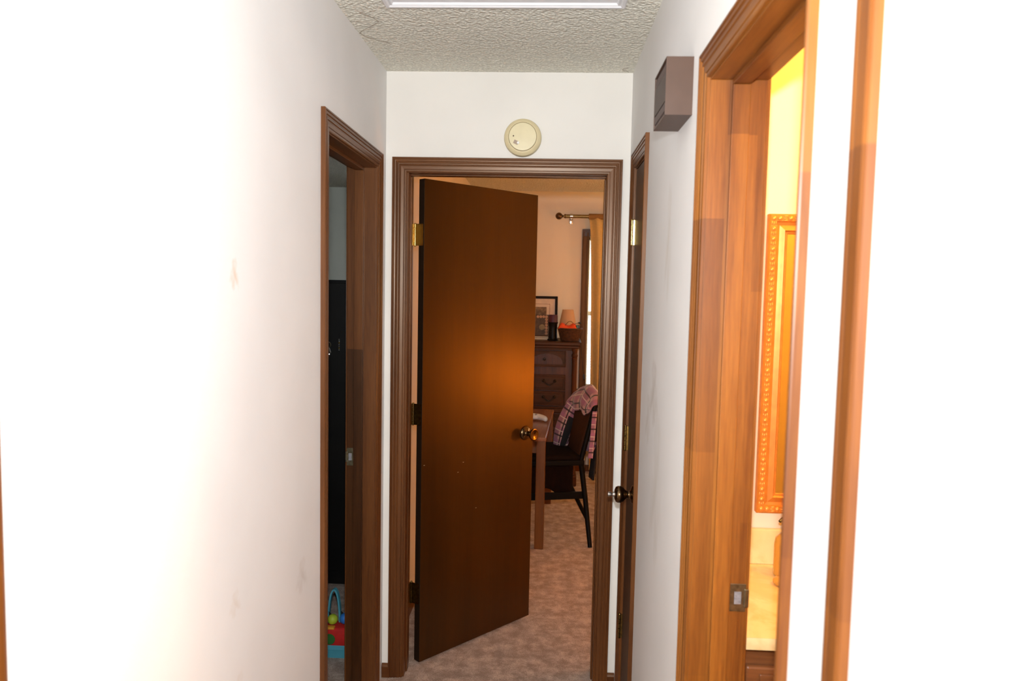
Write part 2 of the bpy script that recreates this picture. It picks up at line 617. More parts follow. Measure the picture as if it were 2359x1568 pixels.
def skirt(name, mat, axis, a0, a1, base, sgn, label):
    m_ = MB()
    if axis == 0:
        m_.prism([(base + sgn * t, z) for t, z in prof], 0, a0, a1)
    else:
        poly = [(base + sgn * t, z) for t, z in prof]
        n = len(poly)
        m_.add([(x, a, z) for a in (a0, a1) for x, z in poly], [tuple(range(n)), tuple(range(n, 2 * n))] + [(i, (i + 1) % n, (i + 1) % n + n, i + n) for i in range(n)])
    struct(m_.build(name, mat), label, 'skirting')


skirt('baseboard_end_left', M_TRIMX, 0, XL + .001, -.6125, YE, -1, 'short brown skirting left of the open door')
skirt('baseboard_end_right', M_TRIMX, 0, .279, XR - .001, YE, -1, 'short brown skirting right of the open door')
skirt('baseboard_left', M_TRIMY, 1, .92, 2.082, XL, 1, 'brown skirting on the left hall wall')
skirt('baseboard_right', M_TRIMY, 1, 1.566, 2.386, XR, -1, 'brown skirting on the right hall wall')
skirt('baseboard_bedroom_left', M_TRIMY, 1, YE + WT + .02, YB - .02, XL - .001, 1, 'brown skirting on the left bedroom wall')
skirt('baseboard_bedroom_back', M_TRIMX, 0, -.6, 2.95, YB, -1, 'brown skirting under the bedroom window')

# moulded casing, from the inner edge outward: (distance, thickness)
CP = [(0, 0), (0, .008), (.003, .010), (.008, .0105), (.009, .0085), (.011, .0085), (.012, .0115), (.024, .0135), (.027, .0115), (.029, .0115),
      (.032, .0150), (.036, .0155), (.040, .0125), (.043, .0125), (.046, .0165), (.050, .0175), (.0525, .0150), (.0545, .0150), (.0565, .0185), (.0610, .0185), (.0625, .016), (.0625, 0)]
CP = [(w_ * .912, t_ * .72) for w_, t_ in CP]


def casing(name, a0, a1, h, plane, axis, nrm, mats, parent, nw=1.0):
    """U-shaped casing round an opening a0..a1 x 0..h on the plane; axis is the wall's run (0 = x, 1 = y). Three mitred pieces"""
    def P(a, t, z):
        c = plane + nrm * t
        return (a, c, z) if axis == 0 else (c, a, z)
    n = len(CP)
    out = []
    for side in ('near', 'far', 'head'):
        m_ = MB()
        if side == 'head':
            vs_ = [P(a0 - w_ * nw, t, h + w_) for w_, t in CP] + [P(a1 + w_, t, h + w_) for w_, t in CP]
        else:
            s, e = (-nw, a0) if side == 'near' else (1, a1)
            vs_ = [P(e + s * w_, t, 0.001) for w_, t in CP] + [P(e + s * w_, t, h + w_) for w_, t in CP]
        fs = [tuple(range(n)), tuple(range(n, 2 * n))] + [(i, (i + 1) % n, (i + 1) % n + n, i + n) for i in range(n)]
        m_.add(vs_, fs)
        out.append(m_.build('casing', mats[1] if side == 'head' else mats[0], parent))
    return out


def jamb_set(parent, axis, a0, a1, h, c0, c1, s0, s1, mats, far_mat=None, thick=0.018, st=0.0105):
    """two jambs, a head, and their stops. a: along the wall; c: through the wall; s: where the stop sits through the wall"""
    def B(n, A0, A1, C0, C1, z0, z1, mt):
        d = (A0, A1, C0, C1, z0, z1) if axis == 0 else (C0, C1, A0, A1, z0, z1)
        return box(n, d, mt, parent, ch=0.0012)
    B('jamb', a0 - thick, a0, c0, c1, 0.001, h, mats[0])
    B('jamb', a1, a1 + thick, c0, c1, 0.001, h, far_mat or mats[0])
    B('head_jamb', a0 - thick, a1 + thick, c0, c1, h, h + thick - .001, mats[1])
    B('door_stop', a0, a0 + st, s0, s1, 0.001, h - .011, mats[0])
    B('door_stop', a1 - st, a1, s0, s1, 0.001, h - .011, far_mat or mats[0])
    B('door_stop', a0, a1, s0, s1, h - st, h, mats[1])


def knob_prof(kind):
    if kind == 'flared':
        return [(0.0, 0), (.033, 0), (.034, .003), (.031, .007), (.027, .010), (.024, .013), (.015, .015), (.0115, .020), (.0115, .030), (.014, .036), (.021, .044), (.0265, .052), (.0285, .058), (.0275, .0625), (.022, .0635), (.017, .0615), (.006, .060), (0, .060)]
    return [(0.0, 0), (.032, 0), (.033, .003), (.029, .008), (.017, .011), (.012, .014), (.0115, .024), (.017, .030), (.0245, .037), (.0285, .046), (.0285, .054), (.0255, .061), (.017, .065), (.006, .067), (0, .067)]


def hinge(parent, barrel, zc, pin=0.0048, leaves=(), mat=None, hl=.089):
    """barrel with five knuckles as the hinge, and its leaves as sub-parts"""
    mat = mat or M_BRASS
    m_ = MB()
    x, y = barrel
    for k in range(5):
        z0 = zc - hl / 2 + k * hl / 5
        m_.lathe([(0, z0 + .0004), (pin, z0 + .0008), (pin, z0 + hl / 5 - .0008), (0, z0 + hl / 5 - .0004)], (x, y, 0), n=14)
    m_.lathe([(0, zc - hl / 2 - .004), (pin * .8, zc - hl / 2 - .003), (pin, zc - hl / 2), (0, zc - hl / 2 + .001)], (x, y, 0), n=14)
    m_.lathe([(0, zc + hl / 2 - .001), (pin, zc + hl / 2), (pin * .8, zc + hl / 2 + .003), (0, zc + hl / 2 + .004)], (x, y, 0), n=14)
    h_ = m_.build('hinge', mat, parent, smooth=40)
    for (p, q, t) in leaves:      # leaf from p to q in plan, thickness t
        p, q = Vector((*p, 0)), Vector((*q, 0))
        d = (q - p).normalized()
        nn = Vector((-d.y, d.x, 0)) * t / 2
        vs_ = [pt + s * nn + Vector((0, 0, z)) for z in (zc - hl / 2, zc + hl / 2) for pt, s in ((p, 1), (q, 1), (q, -1), (p, -1))]
        l_ = MB().add(vs_, [(0, 1, 2, 3), (4, 7, 6, 5), (0, 4, 5, 1), (1, 5, 6, 2), (2, 6, 7, 3), (3, 7, 4, 0)])
        l_.build('hinge_leaf', M_DBRASS if mat is not M_BRASS else mat, h_)
    return h_


# ------------------------------------------------------------------ door 1: the open bedroom door at the end of the hall
OX0, OX1 = -0.552, 0.2225
DH1 = 2.052
d1 = thing('door_1', 'brown flush door standing ajar in the end wall, with its moulded frame', 'door', (0, 0, 0), kind='structure')
casing('casing', OX0 - .007, OX1 + .002, DH1 + .002, YE, 0, -1, (M_TRIMZ, M_TRIMX), d1)
casing('casing', OX0 - .005, OX1 + .005, DH1 + .004, YE + WT, 0, 1, (M_TRIMZ, M_TRIMX), d1)
jamb_set(d1, 0, OX0, OX1, DH1, YE, YE + WT, YE + .042, YE + .075, (M_TRIMZ, M_TRIMX), st=.005)
HX, HY = -0.505, 3.029            # front bottom corner of the leaf at the hinge side
FX, FY = -0.051, 3.530            # its free edge
dv = Vector((FX - HX, FY - HY, 0))
LW = dv.length
dd = dv.normalized()
dn = Vector((dd.y, -dd.x, 0))     # towards the camera side
LM = Matrix(((dd.x, dn.x, 0, HX), (dd.y, dn.y, 0, HY), (0, 0, 1, 0), (0, 0, 0, 1)))   # local x along the leaf, y out of its front
leaf = MB().box(0, LW, -.035, 0, .014, 2.044, ch=.0012).build('door_leaf', M_DOOR, d1)
leaf.matrix_world = LM
leaf.data.materials.append(M_DOOREDGE)
for p_ in leaf.data.polygons:     # unveneered hinge edge
    if p_.normal.x < -.9:
        p_.material_index = 1
kb = MB().lathe(knob_prof('flared'), (LW - .054, 0, .922), (0, 1, 0), 40).build('door_knob', M_ABRASS, leaf, smooth=60)
kb = MB().lathe(knob_prof('flared'), (LW - .054, -.035, .922), (0, -1, 0), 40).build('door_knob', M_ABRASS, leaf, smooth=60)
lp = MB().box(LW - .0005, LW + .0014, -.030, -.005, .893, .951, ch=.0004)
lp.box(LW, LW + .010, -.024, -.011, .912, .932, ch=.002)
lp.build('latch_plate', M_ABRASS, leaf)
chips = MB()
for (a, z) in ((.012, .86), (.20, .80), (.23, .84), (.31, .62)):
    chips.box(a, a + .006, -.0002, .0006, z, z + .0022)
chips.build('paint_chip', plain('bare chip in veneer', (.5, .35, .2), .7), leaf)
for z, hm in ((1.818, M_BRASS), (1.075, M_DBRASS), (.31, M_DBRASS)):
    hinge(d1, (-.5455, 3.053), z, leaves=(((-.5512, 2.990), (-.5512, 3.052), .002), ((-.5455, 3.05), (-.509, 3.033), .002)), mat=hm)

# ------------------------------------------------------------------ door 2: the doorway in the left wall
LY0, LY1 = 2.149, 2.774
d2 = thing('door_2', 'doorway in the left wall opening on a dark room, wooden frame', 'door', (0, 0, 0), kind='structure')
casing('casing', LY0 - .002, LY1 + .002, DH + .004, XL, 1, 1, (M_TRIMZ, M_TRIMY), d2)
casing('casing', LY0 - .005, LY1 + .005, DH + .004, XL - LT, 1, -1, (M_TRIMZ, M_TRIMY), d2)
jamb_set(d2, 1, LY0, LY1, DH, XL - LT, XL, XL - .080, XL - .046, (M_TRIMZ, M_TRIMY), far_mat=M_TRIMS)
sp = MB().box(XL - LT + .0005, XL - .083, LY1 - .0018, LY1 + .001, .918, .986, ch=.0006)
sp.box(XL - LT - .004, XL - LT + .004, LY1 - .004, LY1 + .001, .932, .972, ch=.001)
spo = sp.build('strike_plate', M_BRONZE, d2)
box('latch_hole', (XL - .100, XL - .088, LY1 - .0024, LY1 - .001, .938, .966), M_HOLE, spo)

# ------------------------------------------------------------------ door 3: the closed linen closet in the right wall
CY0, CY1 = 2.449, 2.731
d3 = thing('door_3', 'narrow dark closet door in the right wall with brass hinges', 'door', (0, 0, 0), kind='structure')
casing('casing', CY0 - .002, CY1 + .002, DH + .004, XR, 1, -1, (M_TRIMZ, M_TRIMY), d3)
jamb_set(d3, 1, CY0, CY1, DH, XR, XR + WT, XR + .04, XR + .075, (M_TRIMZ, M_TRIMY))
cl = box('door_leaf', (XR + .002, XR + .037, CY0 + .003, CY1 - .003, .014, DH - .004), M_DOORC, d3, ch=.0015)
MB().lathe(knob_prof('ball'), (XR + .002, 2.505, .915), (-1, 0, 0), 40).build('door_knob', M_ABRASS, cl, smooth=60)
kt = MB().lathe([(0, .064), (.009, .064), (.009, .072), (.006, .076), (.0075, .082), (.0075, .088), (0, .0895)], (XR + .002, 2.505, .915), (-1, 0, 0), 20)
kt.build('knob_button', M_STEEL, cl, smooth=35)
for z in (1.818, 1.065, .350):
    hinge(d3, (XR - .0085, CY1 - .002), z, pin=.0055, leaves=(((XR - .0045, CY1 - .004), (XR + .014, CY1 - .006), .0025),), mat=M_BRASS if z > 1.5 else M_DBRASS)

# ------------------------------------------------------------------ door 4: the bathroom doorway in the right wall
BY0, BY1 = .940, 1.504
d4 = thing('door_4', 'bathroom doorway in the right wall with an orange brown knotty frame', 'door', (0, 0, 0), kind='structure')
casing('casing', BY0 - .002, BY1 + .002, DH - .014, XR, 1, -1, (M_BATHZ, M_BATHY), d4, nw=.5)
casing('casing', BY0 - .005, BY1 + .005, DH - .014, XR + WT, 1, 1, (M_BATHZ, M_BATHY), d4)
jamb_set(d4, 1, BY0, BY1, DH - .018, XR, XR + WT, XR + .042, XR + .076, (M_BATHZ, M_BATHY))
sp = MB().box(XR + .080, XR + WT - .0005, BY1 - .0018, BY1 + .001, .958, 1.016, ch=.0006)
sp.box(XR + WT - .004, XR + WT + .005, BY1 - .005, BY1 + .001, .968, 1.006, ch=.001)
spo = sp.build('strike_plate', M_BRONZE, d4)
box('latch_hole', (XR + .088, XR + .102, BY1 - .0024, BY1 - .001, .974, 1.000), M_HOLE, spo)


# upright trims near the camera: a moulded board on each wall
def upright(name, x, nrm, y0, y1, label):
    n = 0
    w_ = y1 - y0
    pr = [(0, 0), (0, .008), (.1 * w_, .010), (.25 * w_, .0105), (.32 * w_, .009), (.38 * w_, .011), (.5 * w_, .0125), (.9 * w_, .0125), (w_, .010), (w_, 0)]
    n = len(pr)
    vs_ = [(x + nrm * t, y1 - a, z) for z in (0.001, H - .001) for a, t in pr]
    fs = [tuple(range(n)), tuple(range(n, 2 * n))] + [(i, (i + 1) % n, (i + 1) % n + n, i + n) for i in range(n)]
    struct(MB().add(vs_, fs).build(name, M_NEARZ), label, 'trim')


upright('trim_1', XR, -1, .733, .782, 'orange brown upright trim nearest the camera on the right')
upright('trim_2', XL, 1, .765, .831, 'orange brown upright trim at the left edge')

# attic hatch overhead
hx0, hx1, hy0, hy1 = -.497, .210, 1.50, 2.246
ah = thing('attic_hatch', 'pale grey framed hatch in the ceiling above the hall', 'hatch', (0, 0, H))
M_HATCH = plain('satin grey white enamel', (.72, .72, .74), .3, 0, .03)
fw_ = .028
fr = MB()
outer = [(hx0, hy0), (hx1, hy0), (hx1, hy1), (hx0, hy1)]
for (w0, t0, w1, t1) in ((0, 0, 0, .008), (0, .008, .004, .012), (.004, .012, .012, .012), (.012, .012, .016, .008), (.016, .008, .024, .010), (.024, .010, .028, .004), (.028, .004, .028, 0)):
    def ring(w_, t_):
        return [(hx0 + w_, hy0 + w_, -t_), (hx1 - w_, hy0 + w_, -t_), (hx1 - w_, hy1 - w_, -t_), (hx0 + w_, hy1 - w_, -t_)]
    fr.add(ring(w0, t0) + ring(w1, t1), [(i, (i + 1) % 4, (i + 1) % 4 + 4, i + 4) for i in range(4)])
fr.build('hatch_frame', M_HATCH, ah)
box('hatch_panel', (hx0 + .026, hx1 - .026, hy0 + .026, hy1 - .026, -.004, -.0005), M_HATCH, ah)

# cobweb wisps on the ceiling
M_WEB = plain('dusty cobweb', (.16, .10, .06), .9)


def strand(pts, label):
    o = MB().tube(pts, .0006, 5).build('cobweb', M_WEB)
    tag(o, label, 'cobweb')


strand([(-.592 + .045 * math.sin(t * .9), 2.31 + t * .035, H - .0015 - .003 * abs(math.sin(t * 2))) for t in range(9)], 'dark cobweb strand hanging on the ceiling near the left wall')
strand([(.285 - .02 * math.sin(t * .5), 2.86 + t * .007, H - .0015 - .002 * (t % 2)) for t in range(8)], 'tiny cobweb strand in the far right ceiling corner')

# smoke detector over the end door
sd = thing('smoke_detector', 'round cream smoke detector above the end door', 'smoke detector', (-.107, YE, 2.189))
M_CREAM = plain('aged cream plastic', (.72, .62, .38), .45, 0, .03)
M_CREAM2 = plain('cream plastic cover', (.76, .68, .44), .4, 0, .03)
MB().lathe([(0, 0), (.071, 0), (.0725, .004), (.0725, .012), (.070, .022), (.062, .030), (.055, .033), (0, .033)], (0, 0, 0), (0, -1, 0), 64).build('detector_base', M_CREAM, sd, smooth=30)
MB().lathe([(0, .030), (.0535, .030), (.0535, .0345), (.052, .037), (.030, .0385), (0, .039)], (0, 0, 0), (0, -1, 0), 64).build('detector_cover', M_CREAM2, sd, smooth=30)
gv = MB()
R0 = .0543
gv.lathe([(R0 - .0006, .0325), (R0 - .0006, .0345), (R0 + .0006, .0345), (R0 + .0006, .0325)], (0, 0, 0), (0, -1, 0), 64).build('seam', plain('brown seam', (.25, .18, .08), .6), sd)
MB().lathe([(0, .036), (.0028, .036), (.0028, .0388), (0, .0388)], (-.035, 0, .002), (0, -1, 0), 16).build('indicator_hole', plain('dark hole', (.10, .06, .03), .6), sd)
M = Matrix.Rotation(math.radians(25), 4, 'Y')
MB().box(-.009, .009, -.0395, -.037, -.007, .007, M=Matrix.Translation((-.025, 0, -.022)) @ M).build('vent_patch', plain('ribbed grey brown plastic', (.40, .30, .22), .5), sd)
MB().lathe([(0, .037), (.0052, .037), (.005, .041), (.003, .0428), (0, .0432)], (-.0165, 0, -.024), (0, -1, 0), 20).build('test_button', plain('glossy white button', (.95, .95, .92), .12, 0, 0), sd, smooth=40)

# door chime on the right wall
M_CH = plain('mauve brown enamel', (.078, .039, .024), .45, 0, .05)
M_CHD = plain('dark brown grille', (.045, .022, .014), .5, 0, .1)
ch = thing('door_chime', 'brown boxy door chime high on the right wall', 'door chime', (XR, 1.775, 2.06))
cy0, cy1, cz0, cz1, cx0 = -.088, .088, -.060, .066, -.060
sh = MB()
sh.box(cx0, 0, cy0, cy0 + .003, cz0, cz1).box(cx0, 0, cy1 - .003, cy1, cz0, cz1)
sh.box(cx0, 0, cy0 + .003, cy1 - .003, cz0, cz0 + .003).box(cx0, 0, cy0 + .003, cy1 - .003, cz1 - .003, cz1)
sh.build('chime_shell', M_CH, ch)
gr = MB().box(cx0 + .004, cx0 + .007, cy0 + .003, cy1 - .003, cz0 + .003, cz1 - .003)
for k in range(14):
    yk = cy0 + .012 + k * .0115
    gr.box(cx0 + .001, cx0 + .0045, yk, yk + .005, cz0 + .012, cz0 + .030)
    gr.box(cx0 + .001, cx0 + .0045, yk, yk + .005, cz1 - .030, cz1 - .012)
gr.build('grille', M_CHD, ch)
box('front_panel', (cx0 + .0005, cx0 + .003, cy0 + .006, cy1 - .006, cz0 + .032, cz1 - .032), M_CHD, ch)

# ------------------------------------------------------------------ bathroom
M_COUNTER = None


def marble(name, a, c):
    m, nt, b_ = nodes(name)
    tc = nt.nodes.new('ShaderNodeTexCoord')
    n1 = nt.nodes.new('ShaderNodeTexNoise')
    n1.inputs['Scale'].default_value = 5
    n1.inputs['Detail'].default_value = 8
    n1.inputs['Distortion'].default_value = 2.2
    lk(nt, tc.outputs['Object'], n1.inputs['Vector'])
    r = nt.nodes.new('ShaderNodeValToRGB')
    r.color_ramp.elements[0].position = .4
    r.color_ramp.elements[1].position = .56
    r.color_ramp.elements[0].color = (*a, 1)
    r.color_ramp.elements[1].color = (*c, 1)
    lk(nt, n1.outputs[0], r.inputs[0])
    lk(nt, r.outputs[0], b_.inputs['Base Color'])
    b_.inputs['Roughness'].default_value = .18
    return m


M_COUNTER = marble('cultured marble', (.80, .58, .26), (.88, .70, .36))
M_VAN = wood('vanity wood', (.10, .035, .012), (.24, .09, .03), 0, rough=.35)
VX0, VX1, VY0 = .440, 1.35, 1.616
va = thing('vanity_cabinet', 'brown bathroom vanity with a veined cream top seen through the right doorway', 'vanity', (VX0, VY0, 0))
box('cabinet_body', (.008, VX1 - VX0, .045, YV - VY0 - .002, .09, .822), M_VAN, va, ch=.002)
box('toe_kick', (.02, VX1 - VX0 - .01, .09, YV - VY0 - .01, .0, .09), M_VAN, va)
for k, x0 in enumerate((.03, .33, .62)):
    w_ = .265
    dr = box('drawer', (x0, x0 + w_, .028, .044, .690, .770), M_VAN, va, ch=.006)
    box('drawer_panel', (x0 + .03, x0 + w_ - .03, .024, .030, .706, .754), M_VAN, dr, ch=.003)
    db = box('cabinet_door', (x0, x0 + w_, .028, .044, .12, .665), M_VAN, va, ch=.006)
    box('door_panel', (x0 + .045, x0 + w_ - .045, .023, .030, .17, .615), M_VAN, db, ch=.004)
    MB().lathe([(0, 0), (.008, 0), (.006, .012), (.014, .02), (.012, .026), (0, .028)], (x0 + w_ - .025, .028, .60), (0, -1, 0), 20).build('knob', M_DBRASS, db, smooth=35)
ct = MB()      # worktop with an oval basin
n = 40
cx, cy, rx_, ry_ = .46, .235, .215, .155
Wv, Dv = VX1 - VX0, YV - VY0 - .001
ov = [(cx + rx_ * math.cos(2 * math.pi * k / n), cy + ry_ * math.sin(2 * math.pi * k / n)) for k in range(n)]
ob = []
for (x, y) in ov:
    dx, dy = x - cx, y - cy
    s = min((Wv - cx) / dx if dx > 1e-6 else (cx / -dx if dx < -1e-6 else 1e9), (Dv - cy) / dy if dy > 1e-6 else (cy / -dy if dy < -1e-6 else 1e9))
    ob.append((cx + dx * s, cy + dy * s))
vs_ = [(x, y, .85) for x, y in ob] + [(x, y, .85) for x, y in ov]
fs = [(k, (k + 1) % n, (k + 1) % n + n, k + n) for k in range(n)]
for j, (s, z) in enumerate(((.96, .842), (.88, .80), (.70, .755), (.40, .735), (.08, .730))):
    vs_ += [(cx + (x - cx) * s, cy + (y - cy) * s, z) for x, y in ov]
    o_ = n * (j + 1)
    fs += [(k + o_, (k + 1) % n + o_, (k + 1) % n + o_ + n, k + o_ + n) for k in range(n)]
fs.append(tuple(range(n * 6, n * 7)))
ct.add(vs_, fs)
ct.box(0, Wv, 0, .004, .822, .8495, ch=.001)
ct.box(0, .004, 0, Dv, .822, .8495)
ct.box(Wv - .004, Wv, 0, Dv, .822, .8495)
cto = ct.build('vanity_top', M_COUNTER, va, smooth=30)
box('backsplash', (0, Wv, Dv - .02, Dv, .85, .95), M_COUNTER, cto, ch=.003)
fc = MB().lathe([(0, .85), (.026, .85), (.024, .858), (.014, .866), (.012, .885), (.020, .895), (.021, .905), (.010, .915), (0, .916)], (.345, .42, 0), n=28)
fc.build('faucet_handle', M_BRASS, cto, smooth=35)
fc = MB().lathe([(0, .85), (.026, .85), (.022, .865), (.014, .88), (0, .885)], (.46, .42, 0), n=28)
fc.tube([(.46, .42, .87), (.46, .42, .93), (.46, .40, .955), (.46, .36, .96), (.46, .32, .945)], [.013, .012, .011, .010, .010], 14)
fc.build('faucet', M_BRASS, cto, smooth=35)
fc = MB().lathe([(0, .85), (.026, .85), (.024, .858), (.014, .866), (.012, .885), (.020, .895), (.021, .905), (.010, .915), (0, .916)], (.575, .42, 0), n=28)
fc.build('faucet_handle', M_BRASS, cto, smooth=35)

# soap bottle
sb_ = thing('soap_dispenser', 'amber soap bottle with a dark pump on the vanity top', 'soap dispenser', (.664, 1.990, .851))
m_, nt_, bb = nodes('amber soap')
bb.inputs['Base Color'].default_value = (.95, .55, .12, 1)
bb.inputs['Roughness'].default_value = .12
bb.inputs['Transmission Weight'].default_value = .35
nz = nt_.nodes.new('ShaderNodeTexNoise')
nz.inputs['Scale'].default_value = 20
M_AMBER = m_
MB().lathe([(0, 0), (.031, 0), (.034, .004), (.034, .085), (.031, .102), (.022, .112), (.014, .117), (.014, .124), (0, .124)], n=36).build('bottle', M_AMBER, sb_, smooth=35)
pm = MB().lathe([(0, .122), (.016, .122), (.016, .132), (.008, .136), (.005, .140), (.005, .152), (.013, .154), (.012, .164), (0, .166)], n=24)
pm.tube([(0, 0, .160), (-.02, -.014, .160), (-.03, -.021, .154)], [.006, .005, .004], 10)
pm.build('pump', plain('black plastic', (.01, .01, .01), .3), sb_, smooth=35)

so_ = thing('amber_piece', 'small rounded amber object on the vanity top in front of the soap bottle', 'soap', (.634, 1.925, .8515))  # low amber disc, what it is stays open
MB().lathe([(0, 0), (.020, 0), (.024, .005), (.024, .012), (.018, .018), (0, .020)], n=28).build('soap', M_AMBER, so_, smooth=40)

# gilt mirror
mr = thing('wall_mirror', 'gilt framed mirror with beaded edge on the bathroom wall', 'mirror', (.60, YV, .998))
M_GILT = plain('gilt', (.66, .24, .035), .42, .35, .12, 40)
M_GILT2 = plain('gilt beads', (.78, .34, .07), .35, .4, .12, 60)
MW, MH = .62, .828
fr = MB()
mp_ = [(0, 0), (0, .020), (.004, .024), (.020, .024), (.022, .017), (.030, .015), (.036, .017), (.044, .020), (.048, .012), (.052, .012), (.055, .008), (.055, 0)]
rings = []
for (w_, t_) in mp_:
    rings += [(w_, -t_ - .001, w_), (MW - w_, -t_ - .001, w_), (MW - w_, -t_ - .001, MH - w_), (w_, -t_ - .001, MH - w_)]
fr.add(rings, [(j * 4 + i, j * 4 + (i + 1) % 4, (j + 1) * 4 + (i + 1) % 4, (j + 1) * 4 + i) for j in range(len(mp_) - 1) for i in range(4)])
fr.build('mirror_frame', M_GILT, mr)
bd = MB()


def bead(x, z, r, sx=1.0, sz=1.0):
    vs2, fs2 = [], []
    nn, mm_ = 10, 5
    for j in range(mm_):
        a = math.pi / 2 * j / (mm_ - 1)
        for k in range(nn):
            g = 2 * math.pi * k / nn
            vs2.append((x + r * sx * math.cos(a) * math.cos(g), -.022 - r * math.sin(a), z + r * sz * math.cos(a) * math.sin(g)))
    for j in range(mm_ - 1):
        for k in range(nn):
            fs2.append((j * nn + k, j * nn + (k + 1) % nn, (j + 1) * nn + (k + 1) % nn, (j + 1) * nn + k))
    bd.add(vs2, fs2)


def run(p0, p1):
    L = math.hypot(p1[0] - p0[0], p1[1] - p0[1])
    vert = abs(p1[1] - p0[1]) > abs(p1[0] - p0[0])
    nb = 2 * int(L / .0270)
    for k in range(nb + 1):
        t = k / nb
        x, z = p0[0] + (p1[0] - p0[0]) * t, p0[1] + (p1[1] - p0[1]) * t
        if k % 2 == 0:
            bead(x, z, .0078)
        else:      # a leaf between two beads: three slim lobes
            for q in (-1, 0, 1):
                if vert:
                    bead(x + q * .0052, z + abs(q) * .0015, .0054, .6, 1.3)
                else:
                    bead(x + abs(q) * .002, z + q * .0055, .0058, 1.25, .55)


run((.012, .012), (.012, MH - .012))
run((MW - .012, .012), (MW - .012, MH - .012))
run((.028, .012), (MW - .028, .012))
run((.028, MH - .012), (MW - .028, MH - .012))
bd.build('beaded_edge', M_GILT2, mr, smooth=True)
m_, nt_, bb = nodes('mirror glass')
bb.inputs['Base Color'].default_value = (.92, .92, .92, 1)
bb.inputs['Metallic'].default_value = 1
bb.inputs['Roughness'].default_value = .015
box('mirror_glass', (.05, MW - .05, -.010, -.004, .05, MH - .05), m_, mr)

# bathroom ceiling light, out of the picture
vl = thing('bathroom_ceiling_light', 'round glowing globe light on the bathroom ceiling', 'light', (1.15, 1.62, H))
MB().lathe([(0, -.001), (.09, -.001), (.09, -.02), (.07, -.03), (0, -.03)], n=32).build('light_base', M_BRASS, vl, smooth=35)
MB().lathe([(0, -.03)] + [(.085 * math.sin(math.pi * j / 14), -.105 + .075 * math.cos(math.pi * j / 14)) for j in range(1, 14)] + [(0, -.18)], n=32).build('globe', emit('lit bulb globe', (1.0, .52, .11), 140), vl, smooth=True)

# ------------------------------------------------------------------ bedroom: window, curtain, rod
M_DKW = wood('dark window wood', (.09, .038, .014), (.20, .09, .036), 2, rough=.45, spec=.3, tint=(1, .75, .5))
M_DKWX = wood('dark window wood, level', (.055, .022, .010), (.12, .05, .022), 0, rough=.4)
wd = thing('window_1', 'dark wood framed bedroom window beside the curtain, bright daylight behind', 'window', (0, YB, 0), kind='structure')
cw = .062
wc = MB()
for (x0, x1, z0, z1) in ((WX0 - cw, WX0, WZ0 - .01, WZ1 + cw), (WX1, WX1 + cw, WZ0 - .01, WZ1 + cw)):
    wc.box(x0, x1, -.016, 0, z0, z1, ch=.002).box(x0 + .008, x0 + .016, -.020, -.012, z0, z1 - .008, ch=.002).box(x1 - .02, x1 - .008, -.021, -.012, z0, z1 - .03, ch=.002)
wc.build('window_casing', M_DKW, wd)
MB().box(WX0 - cw, WX1 + cw, -.0165, 0, WZ1, WZ1 + cw, ch=.002).box(WX0 - cw + .008, WX1 + cw - .008, -.0205, -.012, WZ1 + cw - .024, WZ1 + cw - .008, ch=.002).build('window_casing', M_DKWX, wd)
MB().box(WX0 - cw - .02, WX1 + cw + .02, -.05, .02, WZ0 - .03, WZ0 - .008, ch=.004).box(WX0 - cw, WX1 + cw, -.016, 0, WZ0 - .095, WZ0 - .03, ch=.003).build('window_sill', M_DKWX, wd)
wf = MB()
sf = .012
for (x0, x1, y0, y1, z0, z1) in ((WX0, WX0 + sf, .04, .075, WZ0, WZ1), (WX1 - sf, WX1, .04, .075, WZ0, WZ1), (WX0, WX1, .04, .075, WZ0 - .005, WZ0 + .03), (WX0, WX1, .04, .075, WZ1 - .03, WZ1), (WX0, WX1, .03, .08, 1.375, 1.412)):
    wf.box(x0, x1, y0, y1, z0, z1, ch=.002)
wf.build('window_frame', plain('white vinyl sash', (.8, .78, .72), .4), wd)
M_PANE = glass('window pane')
for (z0, z1) in ((WZ0 + .03, 1.375), (1.412, WZ1 - .03)):
    box('window_pane', (WX0 + sf, WX1 - sf, .055, .059, z0, z1), M_PANE, wd)
bl = MB()
for k in range(26):
    z = WZ0 + .035 + k * .0245
    bl.box(WX0 + .004, WX1 - .004, .010, .024, z, z + .0012, M=None)
bl.box(WX0 + .004, WX1 - .004, .006, .028, WZ0 + .02, WZ0 + .032)
bl.build('window_blind', plain('ivory blind slat', (.85, .80, .68), .5), wd)

M_ROD = plain('olive brass rod', (.30, .21, .08), .32, .8, .15)
rd = thing('curtain_rod', 'brass curtain rod with a round finial above the bedroom window', 'curtain rod', (0, 6.40, 2.222))
MB().tube([(.13, 0, 0), (1.80, 0, 0)], .0155, 20).build('rod', M_ROD, rd, smooth=35)
MB().lathe([(0, 0), (.018, 0), (.019, .006), (.012, .012), (.008, .018), (.008, .024), (.014, .028)] + [(.030 * math.sin(a), .056 - .030 * math.cos(a)) for a in [math.pi * (j / 12) for j in range(2, 12)]] + [(0, .086)], (.145, 0, 0), (-1, 0, 0), 28).build('finial', plain('dark bronze', (.13, .07, .03), .3, .7, .2), rd, smooth=35)
MB().lathe([(0, 0), (.018, 0), (.019, .006), (.012, .012), (.008, .018), (.008, .024), (.014, .028)] + [(.030 * math.sin(a), .056 - .030 * math.cos(a)) for a in [math.pi * (j / 12) for j in range(2, 12)]] + [(0, .086)], (1.80, 0, 0), (1, 0, 0), 28).build('finial', plain('dark bronze end', (.13, .07, .03), .3, .7, .2), rd, smooth=35)
